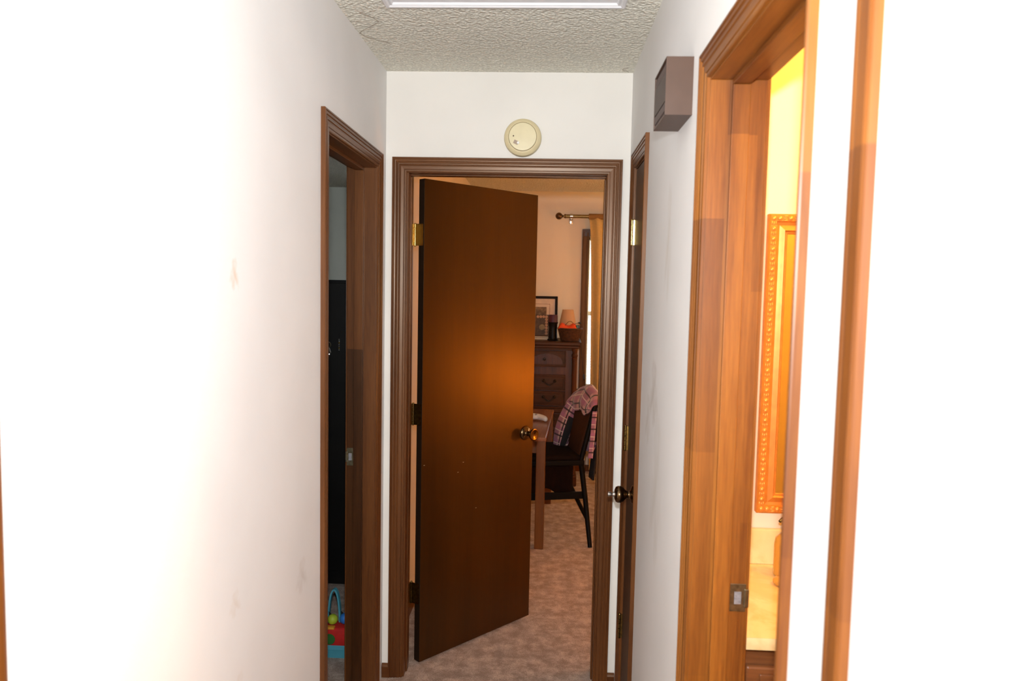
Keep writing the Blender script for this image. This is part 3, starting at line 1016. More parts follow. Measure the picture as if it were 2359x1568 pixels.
for bx_ in (.195, 1.70):
    MB().box(bx_ - .014, bx_ + .014, .0955, .099, -.06, .0, ch=.001).tube([(bx_, .097, -.02), (bx_, .05, -.03), (bx_, .0, -.02)], .006, 10).lathe([(.017, -.012), (.021, -.012), (.021, .012), (.017, .012)], (bx_, 0, 0), (1, 0, 0), 20).build('rod_bracket', M_STEEL, rd, smooth=35)


def grid(name, nu, nv, fn, mat, parent=None, thick=0.0, uvs=(1, 1), smooth=True):
    vs2 = [fn(i / nu, j / nv) for j in range(nv + 1) for i in range(nu + 1)]
    fs2 = [(j * (nu + 1) + i, j * (nu + 1) + i + 1, (j + 1) * (nu + 1) + i + 1, (j + 1) * (nu + 1) + i) for j in range(nv) for i in range(nu)]
    me = bpy.data.meshes.new(name)
    me.from_pydata([tuple(q) for q in vs2], [], fs2)
    uvl = me.uv_layers.new(name='UVMap')
    for p2 in me.polygons:
        for li, vi in zip(p2.loop_indices, p2.vertices):
            i, j = vi % (nu + 1), vi // (nu + 1)
            uvl.data[li].uv = (i / nu * uvs[0], j / nv * uvs[1])
    if smooth:
        me.shade_smooth()
    me.materials.append(mat)
    o = bpy.data.objects.new(name, me)
    COL.objects.link(o)
    if parent is not None:
        o.parent = parent
    if thick:
        md = o.modifiers.new('thickness', 'SOLIDIFY')
        md.thickness = thick
        md.offset = 0
    return o


M_CURT = plain('ochre curtain cloth', (.68, .47, .18), .85, 0, .05, 60, .3, 500, sheen=.2)
cu = thing('curtain', 'ochre yellow curtain hanging from the brass rod', 'curtain', (0, 6.40, 0))


def curt(u, v):
    x = .343 + u * .62 + .062 * (1 - v) ** .45 * (1 - u)
    z = .03 + v * 2.19
    return (x, -.002 + .024 * math.sin(u * 34 + .9) * (1 - .35 * v) - .0, z)


grid('curtain_panel', 120, 40, curt, M_CURT, cu, .003)
MB().tube([(.342, 0, 2.222), (.963, 0, 2.222)], .024, 20).build('rod_pocket', plain('ochre pocket cloth', (.30, .15, .045), .85, 0, .08, 60), cu, smooth=40)

w2 = thing('fill_window', 'unseen small window added to brighten the dark left room', 'window', (0, 0, 0), kind='structure')  # added out of view so daylight lifts the left room
MB().box(-3.38, -3.34, 4.5, 4.53, 1.1, 1.9).box(-3.38, -3.34, 5.27, 5.3, 1.1, 1.9).box(-3.38, -3.34, 4.53, 5.27, 1.1, 1.13).box(-3.38, -3.34, 4.53, 5.27, 1.87, 1.9).build('window_frame', M_DKW, w2)
box('window_pane', (-3.362, -3.358, 4.53, 5.27, 1.13, 1.87), M_PANE, w2)

# ------------------------------------------------------------------ chest of drawers
M_CHW = wood('carved dark cherry', (.022, .0075, .003), (.07, .023, .008), 0, rough=.42, scale=14, spec=.3, tint=(1, .7, .5))
M_CHV = wood('carved dark cherry, upright', (.04, .012, .004), (.11, .034, .010), 2, rough=.42, scale=14, spec=.35)
M_CHP = plain('dark drawer pull', (.025, .018, .014), .3, .6, .1)
cd = thing('chest_of_drawers', 'dark carved narrow chest of drawers against the bedroom back wall', 'chest of drawers', (.015, 5.98, 0))
ctp = MB().box(-.268, .268, -.030, .46, 1.150, 1.180, ch=.006).box(-.258, .258, -.020, .46, 1.128, 1.150, ch=.005)
ctp.build('chest_top', M_CHW, cd)
box('chest_body', (-.245, .245, .012, .455, .06, 1.130), M_CHV, cd, ch=.002)
box('frieze', (-.20, .20, .000, .014, 1.110, 1.128), M_CHW, cd, ch=.003)
MB().box(-.262, .262, -.018, .03, .640, .652, ch=.003).box(-.258, .258, -.012, .03, .600, .640, ch=.008).build('waist_moulding', M_CHW, cd)
MB().box(-.262, .262, -.02, .455, 0, .09, ch=.01).build('plinth', M_CHW, cd)
zs = [(.975, 1.105, True), (.785, .912, False), (.660, .777, False), (.485, .590, False), (.300, .465, False), (.110, .285, False)]
for (z0, z1, arch) in zs:
    hw = .152
    dr = MB()
    dr.box(-hw, hw, -.004, .012, z0, z1, ch=.003)
    for (a, b_, c, d_) in ((-hw, hw, z1 - .008, z1), (-hw, hw, z0, z0 + .008), (-hw, -hw + .008, z0, z1), (hw - .008, hw, z0, z1)):
        dr.box(a, b_, -.010, 0, c, d_, ch=.002)
    dro = dr.build('drawer', M_CHW, cd)
    if arch:
        pts = [(hw - .025) * math.cos(math.pi * k / 24) for k in range(25)]
        poly = [(p, z0 + .022 + (z1 - z0 - .045) * math.sin(math.pi * k / 24) ** .8) for k, p in enumerate(pts)]
        MB().prism([(x, z) for x, z in poly], 1, -.015, -.002).build('arched_panel', M_CHV, dro)
        MB().lathe([(0, 0), (.009, 0), (.007, .010), (.013, .016), (.012, .022), (0, .025)], (-.020, -.015, (z0 + z1) / 2 - .002), (0, -1, 0), 20).build('knob', M_CHP, dro, smooth=35)
    else:
        box('drawer_panel', (-hw + .018, hw - .018, -.009, 0, z0 + .018, z1 - .018), M_CHW, dro, ch=.003)
        zc = (z0 + z1) / 2
        hd = MB()
        hd.tube([(-.045 + .022 + .090 * t - .022 + .022, -.022 - .008 * math.sin(math.pi * t), zc + .010 - .028 * math.sin(math.pi * t)) for t in [k / 14 for k in range(15)]], [.003 + .0022 * math.sin(math.pi * k / 14) for k in range(15)], 10)
        for sx_ in (-.023, .067):
            hd.lathe([(0, 0), (.013, 0), (.012, .004), (.006, .007), (.005, .014), (0, .016)], (sx_, -.009, zc + .012), (0, -1, 0), 16)
        hd.build('bail_handle', M_CHP, dro, smooth=40)
for sx_ in (-1, 1):
    pl = MB().lathe([(0, .655), (.020, .655), (.024, .665), (.018, .675), (.021, .690), (.021, 1.035), (.024, 1.045), (.018, 1.053), (.025, 1.062), (.026, 1.075), (.017, 1.090), (.021, 1.105), (.024, 1.115), (.024, 1.127), (0, 1.127)], (sx_ * .222, -.002, 0), n=24)
    pl.build('turned_column', M_CHV, cd, smooth=35)

# things on the chest
TOP = 1.180
pf = thing('picture_frame', 'dark framed matted picture leaning behind the candle on the chest', 'picture', (-.06, 6.30, TOP))
tilt = Matrix.Rotation(math.radians(-5), 4, 'X')
FWd, FHt = .31, .36
fm = MB()
for (x0, x1, z0, z1) in ((-FWd / 2, FWd / 2, FHt - .022, FHt), (-FWd / 2, FWd / 2, 0, .022), (-FWd / 2, -FWd / 2 + .022, 0, FHt), (FWd / 2 - .022, FWd / 2, 0, FHt)):
    fm.box(x0, x1, -.014, .004, z0, z1, M=tilt, ch=.003)
fm.build('frame', plain('near black frame', (.008, .005, .004), .6, spec=.2), pf)
MB().box(-FWd / 2 + .015, FWd / 2 - .015, -.004, .002, .015, FHt - .015, M=tilt).build('mat_board', plain('cream mat', (.70, .60, .50), .8), pf)
ln = MB()
for (x0, x1, z0, z1) in ((-.090, .090, .292, .2945), (-.090, .090, .05, .0525), (-.090, -.0875, .05, .2945), (.0875, .090, .05, .2945)):
    ln.box(x0, x1, -.0052, -.0035, z0, z1, M=tilt)
ln.build('mat_line', plain('brown ink line', (.20, .05, .03), .7), pf)
MB().box(-.062, .062, -.0055, -.0035, .065, .268, M=tilt).build('print', plain('sepia print', (.20, .13, .08), .7, 0, .5, 45), pf)

cf = thing('photo_collage', 'small sepia photo collage standing in front of the dark framed picture', 'photo', (-.055, 6.235, TOP + .030))
box('backing', (-.09, .078, 0, .006, 0, .175), plain('brown backing', (.10, .06, .03), .6, 0, .4, 50), cf, M=None)
M_FACE = plain('sepia portrait', (.55, .30, .18), .7, 0, .35, 120)
for k in range(7):
    zz = .158 - k * .0235
    MB().lathe([(0, 0), (.0115, 0), (.0115, .002), (0, .002)], (.058, 0, zz), (0, -1, 0), 18).build('portrait', M_FACE, cf)
for k in range(3):
    MB().lathe([(0, 0), (.0115, 0), (.0115, .002), (0, .002)], (.034 - k * .024, 0, .158), (0, -1, 0), 18).build('portrait', M_FACE, cf)
MB().lathe([(0, 0), (.024, 0), (.024, .002), (0, .002)], (.022, 0, .070), (0, -1, 0), 24).build('portrait', plain('large sepia portrait', (.34, .24, .13), .7, 0, .35, 60), cf)

for k, (w_, d_, h_, c_) in enumerate(((.17, .12, .014, (.62, .54, .40)), (.155, .11, .013, (.16, .09, .05)))):
    z0 = TOP + .0005 + (0 if k == 0 else .0145)
    bk = thing('book', ['cream book lying under the photo collage, lower of two', 'brown book lying under the photo collage, upper of two'][k], 'book', (-.055, 6.225, z0), 0, 'thin books under the photo collage')
    box('book_cover', (-w_ / 2, w_ / 2, -d_ / 2, d_ / 2, 0, .002), plain('book cover %d' % (k + 1), c_, .6), bk)
    box('pages', (-w_ / 2 + .003, w_ / 2 - .002, -d_ / 2 + .003, d_ / 2 - .003, .002, h_ - .002), plain('book pages %d' % (k + 1), (.75, .68, .52), .8, 0, .08, 300), bk)
    box('book_cover', (-w_ / 2, w_ / 2, -d_ / 2, d_ / 2, h_ - .002, h_), plain('book cover top %d' % (k + 1), c_, .6), bk)

cn = thing('candle', 'purple pillar candle in a black holder on the chest', 'candle', (.058, 6.12, TOP))
MB().lathe([(0, 0), (.044, 0), (.046, .006), (.036, .016), (.034, .10), (.036, .135), (.042, .148), (.040, .150), (.037, .140), (0, .140)], n=32).build('candle_holder', plain('black iron', (.003, .003, .004), .45, 0, spec=.25), cn, smooth=35)
MB().lathe([(0, .140), (.0365, .140), (.037, .150), (.037, .205), (.034, .210), (.012, .207), (0, .206)], n=32).build('wax_pillar', plain('plum wax', (.06, .008, .035), .5), cn, smooth=35)
MB().tube([(0, 0, .205), (.001, 0, .216)], .001, 6).build('wick', plain('wick', (.02, .02, .02), .9), cn)

# wicker basket with things in it
bs = thing('wicker_basket', 'brown wicker basket on the right end of the chest top', 'basket', (.196, 6.085, TOP))
wk = MB()
wk.lathe([(0, .001), (.068, .001), (.078, .03), (.095, .095), (.099, .104), (.096, .108), (.091, .100), (.074, .03), (.064, .008), (0, .008)], n=40)
for k in range(40):
    g = 2 * math.pi * k / 40
    wk.tube([(.069 * math.cos(g), .069 * math.sin(g), .004), (.081 * math.cos(g), .081 * math.sin(g), .035), (.097 * math.cos(g), .097 * math.sin(g), .102)], .0022, 5)
for j in range(8):
    z = .010 + j * .012
    r = .0705 + z * .27
    wk.tube([((r + .0022 * math.sin(20 * g)) * math.cos(g), (r + .0022 * math.sin(20 * g)) * math.sin(g), z) for g in [2 * math.pi * k / 80 for k in range(81)]], .0026, 5)
wk.build('basket_bowl', wood('dark wicker', (.035, .014, .006), (.13, .05, .02), 2, rough=.5, scale=60, stretch=1), bs, smooth=40)
MB().tube([(.099 * math.cos(g), .099 * math.sin(g), .104) for g in [2 * math.pi * k / 48 for k in range(49)]], .0045, 8).build('basket_rim', wood('basket rim', (.03, .012, .006), (.10, .04, .018), 2, scale=60, stretch=1), bs, smooth=True)


def cloth(u, v):
    x = -.095 + u * .165
    y = -.055 + v * .115
    z = .100 + .040 * math.exp(-((u - .12) / .34) ** 2) + .036 * math.exp(-((u - .76) / .20) ** 2) + .006 * math.sin(9 * v + 5 * u)
    e = min(1, 6 * min(u, 1 - u)) * min(1, 6 * min(v, 1 - v))
    return (x, y, .085 + (z - .085) * (.35 + .65 * e))


oc = thing('orange_cloth', 'bright orange red folded cloth in the wicker basket', 'cloth', (.196, 6.085, TOP))
grid('cloth_fold', 28, 20, cloth, plain('orange red cloth', (.90, .09, .015), .6, 0, .05), oc, .006)
cb = thing('cable', 'black cable with a plug sticking out of the wicker basket', 'cable', (.196, 6.085, TOP))
MB().tube([(-.05 + .1 * t, -.01, .11 + .052 * math.sin(math.pi * t)) for t in [k / 12 for k in range(13)]], .0018, 7).build('cord', M_CHP, cb)
MB().tube([(.012, -.03, .115), (.030, -.03, .135), (.050, -.03, .146), (.066, -.03, .150)], .0018, 7).build('cord', M_CHP, cb)
MB().tube([(.064, -.03, .150), (.070, -.03, .151), (.084, -.03, .151), (.088, -.03, .150)], [.003, .007, .007, .004], 12).build('plug', plain('black plug', (.012, .012, .012), .4), cb)
tr = thing('charger', 'black and green adapter at the right side of the wicker basket', 'charger', (.262, 6.055, TOP + .112))
MB().box(-.018, .016, -.012, .012, -.006, .020, ch=.005).build('adapter_body', plain('black adapter', (.01, .014, .012), .35), tr)
MB().box(-.012, -.007, -.0125, .0125, -.004, .0205, ch=.001).build('green_stripe', plain('green stripe', (.03, .40, .25), .4), tr)

tl = thing('table_lamp', 'small lamp with a cream cone shade behind the wicker basket', 'lamp', (.183, 6.30, TOP))
MB().lathe([(0, 0), (.040, 0), (.040, .008), (.012, .018), (.009, .05), (.020, .08), (.018, .10), (.008, .118), (.006, .185), (0, .185)], n=28).build('lamp_base', M_ROD, tl, smooth=35)
m_, nt_, bb = nodes('translucent cream shade')
bb.inputs['Base Color'].default_value = (.85, .62, .40, 1)
bb.inputs['Roughness'].default_value = .8
trn = nt_.nodes.new('ShaderNodeBsdfTranslucent')
trn.inputs[0].default_value = (.9, .62, .36, 1)
ms = nt_.nodes.new('ShaderNodeMixShader')
ms.inputs[0].default_value = .45
lk(nt_, bb.outputs[0], ms.inputs[1])
lk(nt_, trn.outputs[0], ms.inputs[2])
lk(nt_, ms.outputs[0], nt_.nodes['Material Output'].inputs[0])
shd = MB()
n = 40
ringv = [(.075, .112), (.046, .250), (.0445, .250), (.0735, .112)]
vs_ = [(r * math.cos(2 * math.pi * k / n), r * math.sin(2 * math.pi * k / n), z) for r, z in ringv for k in range(n)]
shd.add(vs_, [(j * n + k, j * n + (k + 1) % n, ((j + 1) % 4) * n + (k + 1) % n, ((j + 1) % 4) * n + k) for j in range(4) for k in range(n)])
shd.build('lamp_shade', m_, tl, smooth=40)

lc = thing('lamp_cord', 'thin black cord with an inline switch hanging off the right of the chest', 'cord', (0, 0, 0))
MB().tube([(.262, 6.25, TOP + .004), (.285, 6.2, TOP + .0045), (.292, 6.12, 1.165), (.296, 6.10, 1.10), (.308, 6.10, .98), (.325, 6.10, .865), (.335, 6.10, .80), (.352, 6.12, .70), (.36, 6.2, .6), (.37, 6.35, .3), (.37, 6.4, .01)], .0022, 8).build('cord', M_CHP, lc)
MB().box(-.009, .009, -.007, .007, -.022, .022, M=Matrix.Translation((.322, 6.098, .885)) @ Matrix.Rotation(math.radians(-8), 4, 'Y'), ch=.004).build('inline_switch', plain('black switch', (.01, .01, .01), .35), lc)

# ------------------------------------------------------------------ desk
dk = thing('desk', 'small brown desk with a rounded lit edge behind the open door', 'desk', (.018, 4.47, 0), math.radians(-3.1))
M_DKT = wood('desk top wood', (.20, .085, .05), (.30, .14, .085), 1, rough=.25, scale=8)
M_DKL = wood('desk leg wood', (.10, .034, .005), (.17, .060, .008), 2, rough=.4)
DZ = .70
MB().box(-.53, 0, 0, 1.06, DZ - .024, DZ, ch=.007).build('desk_top', M_DKT, dk)
for (x0, y0) in ((-.060, .012), (-.060, .98), (-.52, .012), (-.52, .98)):
    box('leg', (x0, x0 + .056, y0, y0 + .05, .0005, DZ - .0245), M_DKL, dk, ch=.003)
MB().box(-.50, -.03, .02, .04, DZ - .10, DZ - .025).box(-.05, -.03, .05, 1.0, DZ - .085, DZ - .025).box(-.50, -.48, .05, 1.0, DZ - .085, DZ - .025).build('apron', M_DKL, dk)

gc = thing('game_controller', 'white game controller lying on the brown desk', 'game controller', (-.07, 5.02, DZ + .001), math.radians(14))
M_GC = plain('white plastic', (.72, .74, .76), .35, 0, .02)
sk = MB()
arc = []
for k in range(25):
    t = k / 24
    g = math.pi * (1.12 - 1.24 * t)
    arc.append((.062 * math.cos(g) * (1 + .15 * abs(math.cos(g))), .050 * math.sin(g) - .01 - .035 * (abs(math.cos(g)) ** 2), .022 + .006 * math.sin(g)))
rad = [.010 + .0105 * (math.sin(math.pi * (k / 24)) ** .35 if 0 < k < 24 else 0) for k in range(25)]
sk.tube(arc, rad, 18)
sk.box(-.042, .042, .002, .052, .010, .036, ch=.010)
sk.build('controller_body', M_GC, gc, smooth=True)
for sx_ in (-.022, .022):
    MB().lathe([(0, .030), (.006, .030), (.005, .042), (.009, .044), (.009, .048), (0, .048)], (sx_, .018, 0), n=18).build('thumbstick', plain('grey stick', (.25, .25, .27), .5), gc, smooth=35)

# ------------------------------------------------------------------ chair at the desk
M_BLK = plain('black chair frame', (.003, .0025, .0025), .5, 0, .1, spec=.12)
M_BRN = plain('dark brown upholstery', (.008, .003, .0015), .9, 0, .15, 40, spec=.15)
cn_ = Vector((.1925, 4.835, 0))
Fv = Vector((-.971, -.237, 0)).normalized()
Sv = Vector((.237, -.971, 0)).normalized()
CM = Matrix(((Fv.x, Sv.x, 0, cn_.x), (Fv.y, Sv.y, 0, cn_.y), (0, 0, 1, 0), (0, 0, 0, 1)))   # local x forward, y towards the camera
chr_ = thing('dining_chair', 'black framed brown chair at the desk with a plaid blanket over it', 'chair', (0, 0, 0))
chr_.matrix_world = CM
for s in (-1, 1):
    ft = (-.045, .30, 0) if s > 0 else (-.185, -.205, 0)
    MB().tube([ft, (-.03, s * .215, .30), (0, s * .205, .52)], [.0135, .0165, .017], 12).build('leg', M_BLK, chr_, smooth=40)
    MB().tube([(.40, s * .20, 0), (.39, s * .20, .50)], [.014, .018], 12).build('leg', M_BLK, chr_, smooth=40)
    MB().box(-.02, .40, s * .205 - .009, s * .205 + .009, .285, .330, ch=.003).build('stretcher', M_BLK, chr_)
MB().box(-.02, .42, -.225, .225, .500, .535, ch=.008).build('seat_frame', M_BLK, chr_)
MB().box(0, .42, -.215, .215, .53, .565, ch=.015).build('seat_cushion', M_BRN, chr_)


def lean(z):
    return -(z - .53) * .235


bf = MB()
for s in (-1, 1):
    bf.tube([(lean(z), s * .205, z) for z in (.52, .62, .72, .82, .88)], .016, 12)
bf.tube([(lean(.88 + .03 * math.sin(math.pi * t)), .205 - .41 * t, .88 + .03 * math.sin(math.pi * t)) for t in [k / 12 for k in range(13)]], .016, 12)
bf.build('back_frame', M_BLK, chr_, smooth=40)


def backp(u, v):
    z = .545 + v * .345
    y = (u - .5) * .385
    return (lean(z) + .006 + .012 * math.cos((u - .5) * math.pi) * math.sin(math.pi * min(1, v + .1)), y, z)


grid('backrest', 16, 16, backp, plain('brown backrest', (.040, .012, .004), .8, 0, .12, 30, spec=.2), chr_, .02)
# dark cloth hanging between seat and stretcher
grid('seat_skirt', 20, 10, lambda u, v: (.045 + .34 * u, .180 + .010 * math.sin(16 * u), .525 - v * (.20 + .03 * math.sin(9 * u))), plain('brown seat cloth', (.008, .003, .002), .95, 0, .2, 30, spec=.1), chr_, .004)


def plaid(name, lining=False):
    m, nt, b_ = nodes(name)
    uv = nt.nodes.new('ShaderNodeUVMap')
    sp_ = nt.nodes.new('ShaderNodeSeparateXYZ')
    lk(nt, uv.outputs[0], sp_.inputs[0])

    def stripes(sock, freq, duty, off=0.0):
        a = nt.nodes.new('ShaderNodeMath')
        a.operation = 'MULTIPLY_ADD'
        a.inputs[1].default_value = freq
        a.inputs[2].default_value = off
        lk(nt, sock, a.inputs[0])
        f_ = nt.nodes.new('ShaderNodeMath')
        f_.operation = 'FRACT'
        lk(nt, a.outputs[0], f_.inputs[0])
        c_ = nt.nodes.new('ShaderNodeMath')
        c_.operation = 'LESS_THAN'
        c_.inputs[1].default_value = duty
        lk(nt, f_.outputs[0], c_.inputs[0])
        return c_.outputs[0]

    def mix(fac, a, col, amt=1.0):
        mm = nt.nodes.new('ShaderNodeMix')
        mm.data_type = 'RGBA'
        if amt < 1:
            s_ = nt.nodes.new('ShaderNodeMath')
            s_.operation = 'MULTIPLY'
            s_.inputs[1].default_value = amt
            lk(nt, fac, s_.inputs[0])
            fac = s_.outputs[0]
        lk(nt, fac, mm.inputs[0])
        if isinstance(a, tuple):
            mm.inputs[6].default_value = (*a, 1)
        else:
            lk(nt, a, mm.inputs[6])
        mm.inputs[7].default_value = (*col, 1)
        return mm.outputs[2]
    c = mix(stripes(sp_.outputs[0], 1, .45), (.50, .30, .30), (.24, .09, .17), .8)
    c = mix(stripes(sp_.outputs[1], 1, .4, .2), c, (.34, .12, .24), .6)
    c = mix(stripes(sp_.outputs[0], 1, .12, .35), c, (.012, .010, .016))
    c = mix(stripes(sp_.outputs[1], 1, .12, .55), c, (.012, .010, .016), .9)
    c = mix(stripes(sp_.outputs[1], 1, .07, .9), c, (.62, .50, .44), .9)
    lk(nt, c, b_.inputs['Base Color'])
    b_.inputs['Roughness'].default_value = .9
    b_.inputs['Sheen Weight'].default_value = .3
    return m


M_PLAID = plaid('purple plaid fleece')
M_LINING = plain('black lining', (.008, .007, .009), .9)
bk_ = thing('blanket', 'purple and pink plaid blanket draped over the chair back', 'blanket', (0, 0, 0))
bk_.matrix_world = CM


def drape(u, v):
    # v: 0 = front hem, 1 = hem behind the back; u: along the back, far to near
    y = -.235 + u * .47
    side = math.sin(math.pi * min(1, max(0, (u + .04) / 1.08)))
    ztop = .815 + .130 * side ** .55
    if v < .3:
        t = v / .3
        zb = .790 + .028 * math.sin(math.pi * u) + .006 * math.sin(11 * u) + .40 * max(0, u - .80)
        z = zb + (ztop - zb) * t
        x = lean(z) + .028 + .020 * math.sin(math.pi * t) - .004 * t
    elif v < .5:
        t = (v - .3) / .2
        a = math.pi * t
        z = ztop + .028 * math.sin(a)
        x = lean(ztop) + .024 - .036 * (1 - math.cos(a))
    else:
        t = (v - .5) / .5
        z = ztop - t * (ztop - .57)
        x = lean(z) - .048 - .020 * math.sin(math.pi * t)
    return (x + .007 * math.sin(u * 19 + v * 7), y, z + .006 * math.sin(u * 13 + 3 * v))


grid('blanket_top', 48, 50, drape, M_PLAID, bk_, .010, (3.2, 5.0))


def flap(u, v):
    # hangs from the far top corner forward and down like an open sleeve; u: outer to inner edge, v: top to bottom
    p0, p1, p2, p3 = Vector((.165, 5.00, .850)), Vector((.085, 5.00, .735)), Vector((.058, 4.92, .625)), Vector((.077, 4.95, .507))
    q0, q1, q2, q3 = Vector((.235, 4.95, .790)), Vector((.203, 4.93, .700)), Vector((.195, 4.90, .600)), Vector((.125, 4.90, .520))
    def bz(a, b_, c, d_, t):
        return a * (1 - t) ** 3 + b_ * 3 * t * (1 - t) ** 2 + c * 3 * t * t * (1 - t) + d_ * t ** 3
    a, b_ = bz(p0, p1, p2, p3, v), bz(q0, q1, q2, q3, v)
    m = a.lerp(b_, u)
    m.y += -.045 * math.sin(math.pi * u) * math.sin(math.pi * v) + .005 * math.sin(14 * v)
    return CM.inverted() @ m


g1 = grid('blanket_side', 40, 44, flap, M_PLAID, bk_, .008, (1.9, 4.0))
g1.data.materials.append(M_LINING)
for p_ in g1.data.polygons:
    i, j = p_.index % 40, p_.index // 40
    if 19 <= i < 34 and 8 < j < 39:
        p_.material_index = 1
grid('blanket_lining', 10, 20, lambda u, v: (lean(.83 - .42 * v) - .040 - .060 * v, .16 + u * .085, .83 - .42 * v), M_LINING, bk_, .012)

g2 = grid('blanket_side', 6, 30, lambda u, v: CM.inverted() @ Vector((.302 + .030 * u - .022 * v, 4.595 - .03 * v + .006 * math.sin(9 * v), .850 - .290 * v)), M_PLAID, bk_, .008, (.6, 4.0))

# bedside table and lamp, right of the doorway inside the bedroom
ns = thing('nightstand', 'dark wood nightstand by the right bedroom wall', 'nightstand', (1.75, 3.55, 0))
box('nightstand_body', (-.22, .22, -.20, .20, .10, .55), M_DKL, ns, ch=.003)
box('nightstand_top', (-.24, .24, -.22, .22, .55, .575), M_DKL, ns, ch=.005)
for a in (-.2, .16):
    for b2 in (-.18, .14):
        box('leg', (a, a + .04, b2, b2 + .04, 0, .10), M_DKL, ns)
box('drawer', (-.235, -.219, -.17, .17, .36, .51), M_DKL, ns, ch=.003)
bl_ = thing('bedside_lamp', 'bedside lamp with an open cone shade on the nightstand', 'lamp', (1.75, 3.55, .575))
MB().lathe([(0, 0), (.08, 0), (.08, .015), (.02, .03), (.03, .12), (.015, .22), (.01, .30), (0, .30)], n=28).build('lamp_base', M_ROD, bl_, smooth=35)
shd = MB()
ringv = [(.20, .24), (.12, .50), (.118, .50), (.198, .24)]
vs_ = [(r * math.cos(2 * math.pi * k / n), r * math.sin(2 * math.pi * k / n), z) for r, z in ringv for k in range(n)]
shd.add(vs_, [(j * n + k, j * n + (k + 1) % n, ((j + 1) % 4) * n + (k + 1) % n, ((j + 1) % 4) * n + k) for j in range(4) for k in range(n)])
m_, nt_, bb = nodes('thin linen shade')
nt_.nodes.remove(bb)
t1 = nt_.nodes.new('ShaderNodeBsdfTranslucent')
t1.inputs[0].default_value = (1, .85, .6, 1)
t2 = nt_.nodes.new('ShaderNodeBsdfTransparent')
t2.inputs[0].default_value = (1, .85, .62, 1)
ms = nt_.nodes.new('ShaderNodeMixShader')
ms.inputs[0].default_value = .6
lk(nt_, t1.outputs[0], ms.inputs[1])
lk(nt_, t2.outputs[0], ms.inputs[2])
lk(nt_, ms.outputs[0], nt_.nodes['Material Output'].inputs[0])
shd.build('lamp_shade', m_, bl_, smooth=40)

# ------------------------------------------------------------------ the dark room on the left
M_BLACKC = plain('black lacquer', (.004, .004, .004), .35, 0, .05)
wr = thing('wardrobe', 'tall black cabinet standing in the dark left room', 'cabinet', (-1.14, 3.83, 0))
box('cabinet_body', (-.45, .32, .012, .50, 0.0, 1.630), M_BLACKC, wr, ch=.004)
for (x0, x1, kx) in ((-.445, -.003, -.016), (.001, .315, .012)):
    dd_ = box('cabinet_door', (x0, x1, -.008, .012, .08, 1.615), M_BLACKC, wr, ch=.003)
    MB().lathe([(0, 0), (.004, 0), (.004, .010), (.0075, .014), (.0075, .020), (0, .023)], (kx, -.008, 1.243), (0, -1, 0), 20).build('knob', M_STEEL, dd_, smooth=35)
bn = thing('bead_string', 'string of small shiny beads hanging on the black cabinet', 'beads', (-1.075, 3.815, 0))
for k in range(7):
    MB().lathe([(0, 0)] + [(.0042 * math.sin(math.pi * j / 8), .0042 * (1 - math.cos(math.pi * j / 8))) for j in range(1, 8)] + [(0, .0084)], (0, 0, 1.262 + k * .0092), n=12).build('bead', M_BRASS if k % 3 == 1 else M_STEEL, bn, smooth=True)
MB().tube([(0, 0, 1.26), (0, 0, 1.345), (0, .008, 1.36)], .0007, 6).build('cord', M_CHP, bn)
kr_ = thing('key_ring', 'small dull metal key ring hanging on the black cabinet', 'keys', (-1.135, 3.815, 1.292))
MB().tube([(.016 * math.cos(g), 0, .016 * math.sin(g)) for g in [2 * math.pi * k / 24 for k in range(25)]], .0016, 7).build('ring', M_BRONZE, kr_)
MB().box(-.004, .004, -.002, 0, -.050, -.012, M=Matrix.Rotation(.35, 4, 'Y'), ch=.0006).build('key', M_BRONZE, kr_)
MB().box(-.004, .004, .0, .002, -.044, -.012, M=Matrix.Rotation(-.3, 4, 'Y'), ch=.0006).build('key', M_STEEL, kr_)

tb = thing('toy_basket', 'light blue toy basket with a tall handle on the dark room floor', 'toy basket', (-.868, 3.12, 0))
M_BLUE = plain('light blue plastic', (.08, .36, .46), .5, 0, .05)
bx2 = MB()
hw0, hw1, hd0, hd1, hh = .058, .070, .058, .068, .062
vs_ = []
for (a, b2, z) in ((hw0, hd0, 0.0), (hw1, hd1, hh), (hw1 - .004, hd1 - .004, hh), (hw0 - .004, hd0 - .004, .004)):
    vs_ += [(-a, -b2, z), (a, -b2, z), (a, b2, z), (-a, b2, z)]
bx2.add(vs_, [(0, 1, 2, 3), (12, 13, 14, 15)] + [(j * 4 + i, j * 4 + (i + 1) % 4, (j + 1) * 4 + (i + 1) % 4, (j + 1) * 4 + i) for j in range(3) for i in range(4)])
bx2.build('basket_body', M_BLUE, tb)
MB().box(-.073, .073, -.071, -.064, .040, .062, ch=.002).box(-.073, .073, .064, .071, .040, .062, ch=.002).box(-.073, -.066, -.071, .071, .040, .062, ch=.002).box(.066, .073, -.071, .071, .040, .062, ch=.002).build('basket_rim', M_BLUE, tb)
hp = [(-.026 * math.cos(math.pi * t) - .027, 0.0, .055 + .225 * math.sin(math.pi * t) ** .62) for t in [k / 24 for k in range(25)]]
hb = MB()
vs_ = []
for k, (x, y, z) in enumerate(hp):
    q0 = Vector(hp[max(0, k - 1)])
    q1 = Vector(hp[min(24, k + 1)])
    tn = (q1 - q0).normalized()
    nn = Vector((-tn.z, 0, tn.x))
    for (a, b2) in ((.0035, -.011), (.0035, .011), (-.0035, .011), (-.0035, -.011)):
        vs_.append((x + nn.x * a, y + b2, z + nn.z * a))
hb.add(vs_, [(0, 1, 2, 3), (96, 97, 98, 99)] + [(k * 4 + i, k * 4 + (i + 1) % 4, (k + 1) * 4 + (i + 1) % 4, (k + 1) * 4 + i) for k in range(24) for i in range(4)])
hb.build('handle', M_BLUE, tb)


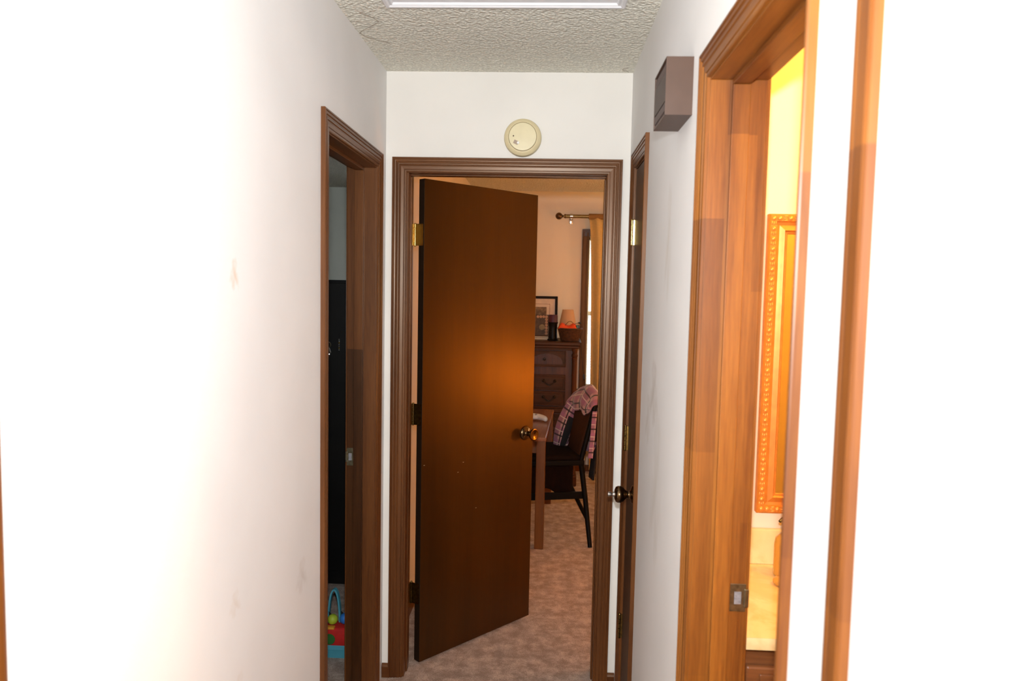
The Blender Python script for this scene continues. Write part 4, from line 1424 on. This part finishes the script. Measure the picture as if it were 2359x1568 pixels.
def blob(name, c, r, mat, label, cat, sq=(1, 1, 1)):
    o = thing(name, label, cat, c)
    vs2, fs2 = [], []
    for j in range(1, 12):
        a = math.pi * j / 12
        for k in range(20):
            g = 2 * math.pi * k / 20
            vs2.append((r * sq[0] * math.sin(a) * math.cos(g), r * sq[1] * math.sin(a) * math.sin(g), r * sq[2] * math.cos(a)))
    for j in range(10):
        for k in range(20):
            fs2.append((j * 20 + k, j * 20 + (k + 1) % 20, (j + 1) * 20 + (k + 1) % 20, (j + 1) * 20 + k))
    fs2.append(tuple(range(20)))
    fs2.append(tuple(range(200, 220)))
    MB().add(vs2, fs2).build('ball', mat, o, smooth=True)
    return o


M_RED = plain('red plush', (.55, .012, .008), .8, 0, .1, 60)
rb = thing('toy_block', 'red plush block toy with a green patch in the blue basket', 'toy', (-.868, 3.10, .055))
MB().box(-.056, .060, -.052, .035, 0, .082, ch=.012).build('plush_body', M_RED, rb, smooth=50)
MB().lathe([(0, 0), (.024, 0), (.022, .003), (0, .004)], (-.028, -.052, .034), (0, -1, 0), 24).build('green_patch', plain('green felt', (.02, .13, .02), .9), rb)
MB().box(-.048, -.008, -.054, -.030, .076, .087, ch=.004).build('orange_trim', plain('orange trim', (.75, .30, .02), .7), rb)
y1_ = blob('toy_ball', (-.893, 3.085, .1610), .0225, plain('lime toy', (.42, .52, .03), .5), 'lime green toy ball on the red block', 'toy')
y2_ = blob('toy_ball', (-.842, 3.095, .1620), .0235, plain('blue toy', (.03, .19, .60), .5), 'blue toy ball on the red block right of the lime one', 'toy')
for o_, s_ in ((y1_, -1), (y2_, -1)):
    MB().lathe([(0, 0), (.006, 0), (0, .016)], (s_ * .012, .005, .018), (s_ * .5, 0, 1), 10).build('toy_ear', M_BLACKC, o_)

# made-up floor lamp behind the camera, a fixture for the warm fill
fl_ = thing('fill_lamp', 'unseen floor lamp added behind the camera as warm fill', 'lamp', (-.25, -1.9, 0))
MB().lathe([(0, 0), (.14, 0), (.14, .015), (.03, .03), (0, .03)], n=32).build('lamp_base', M_BRASS, fl_, smooth=35)
MB().tube([(0, 0, .02), (0, 0, 1.30)], .011, 14).build('pole', M_BRASS, fl_, smooth=35)
MB().lathe([(0, 1.29), (.03, 1.29), (.03, 1.32), (0, 1.32)], n=20).build('socket', M_BRASS, fl_, smooth=35)
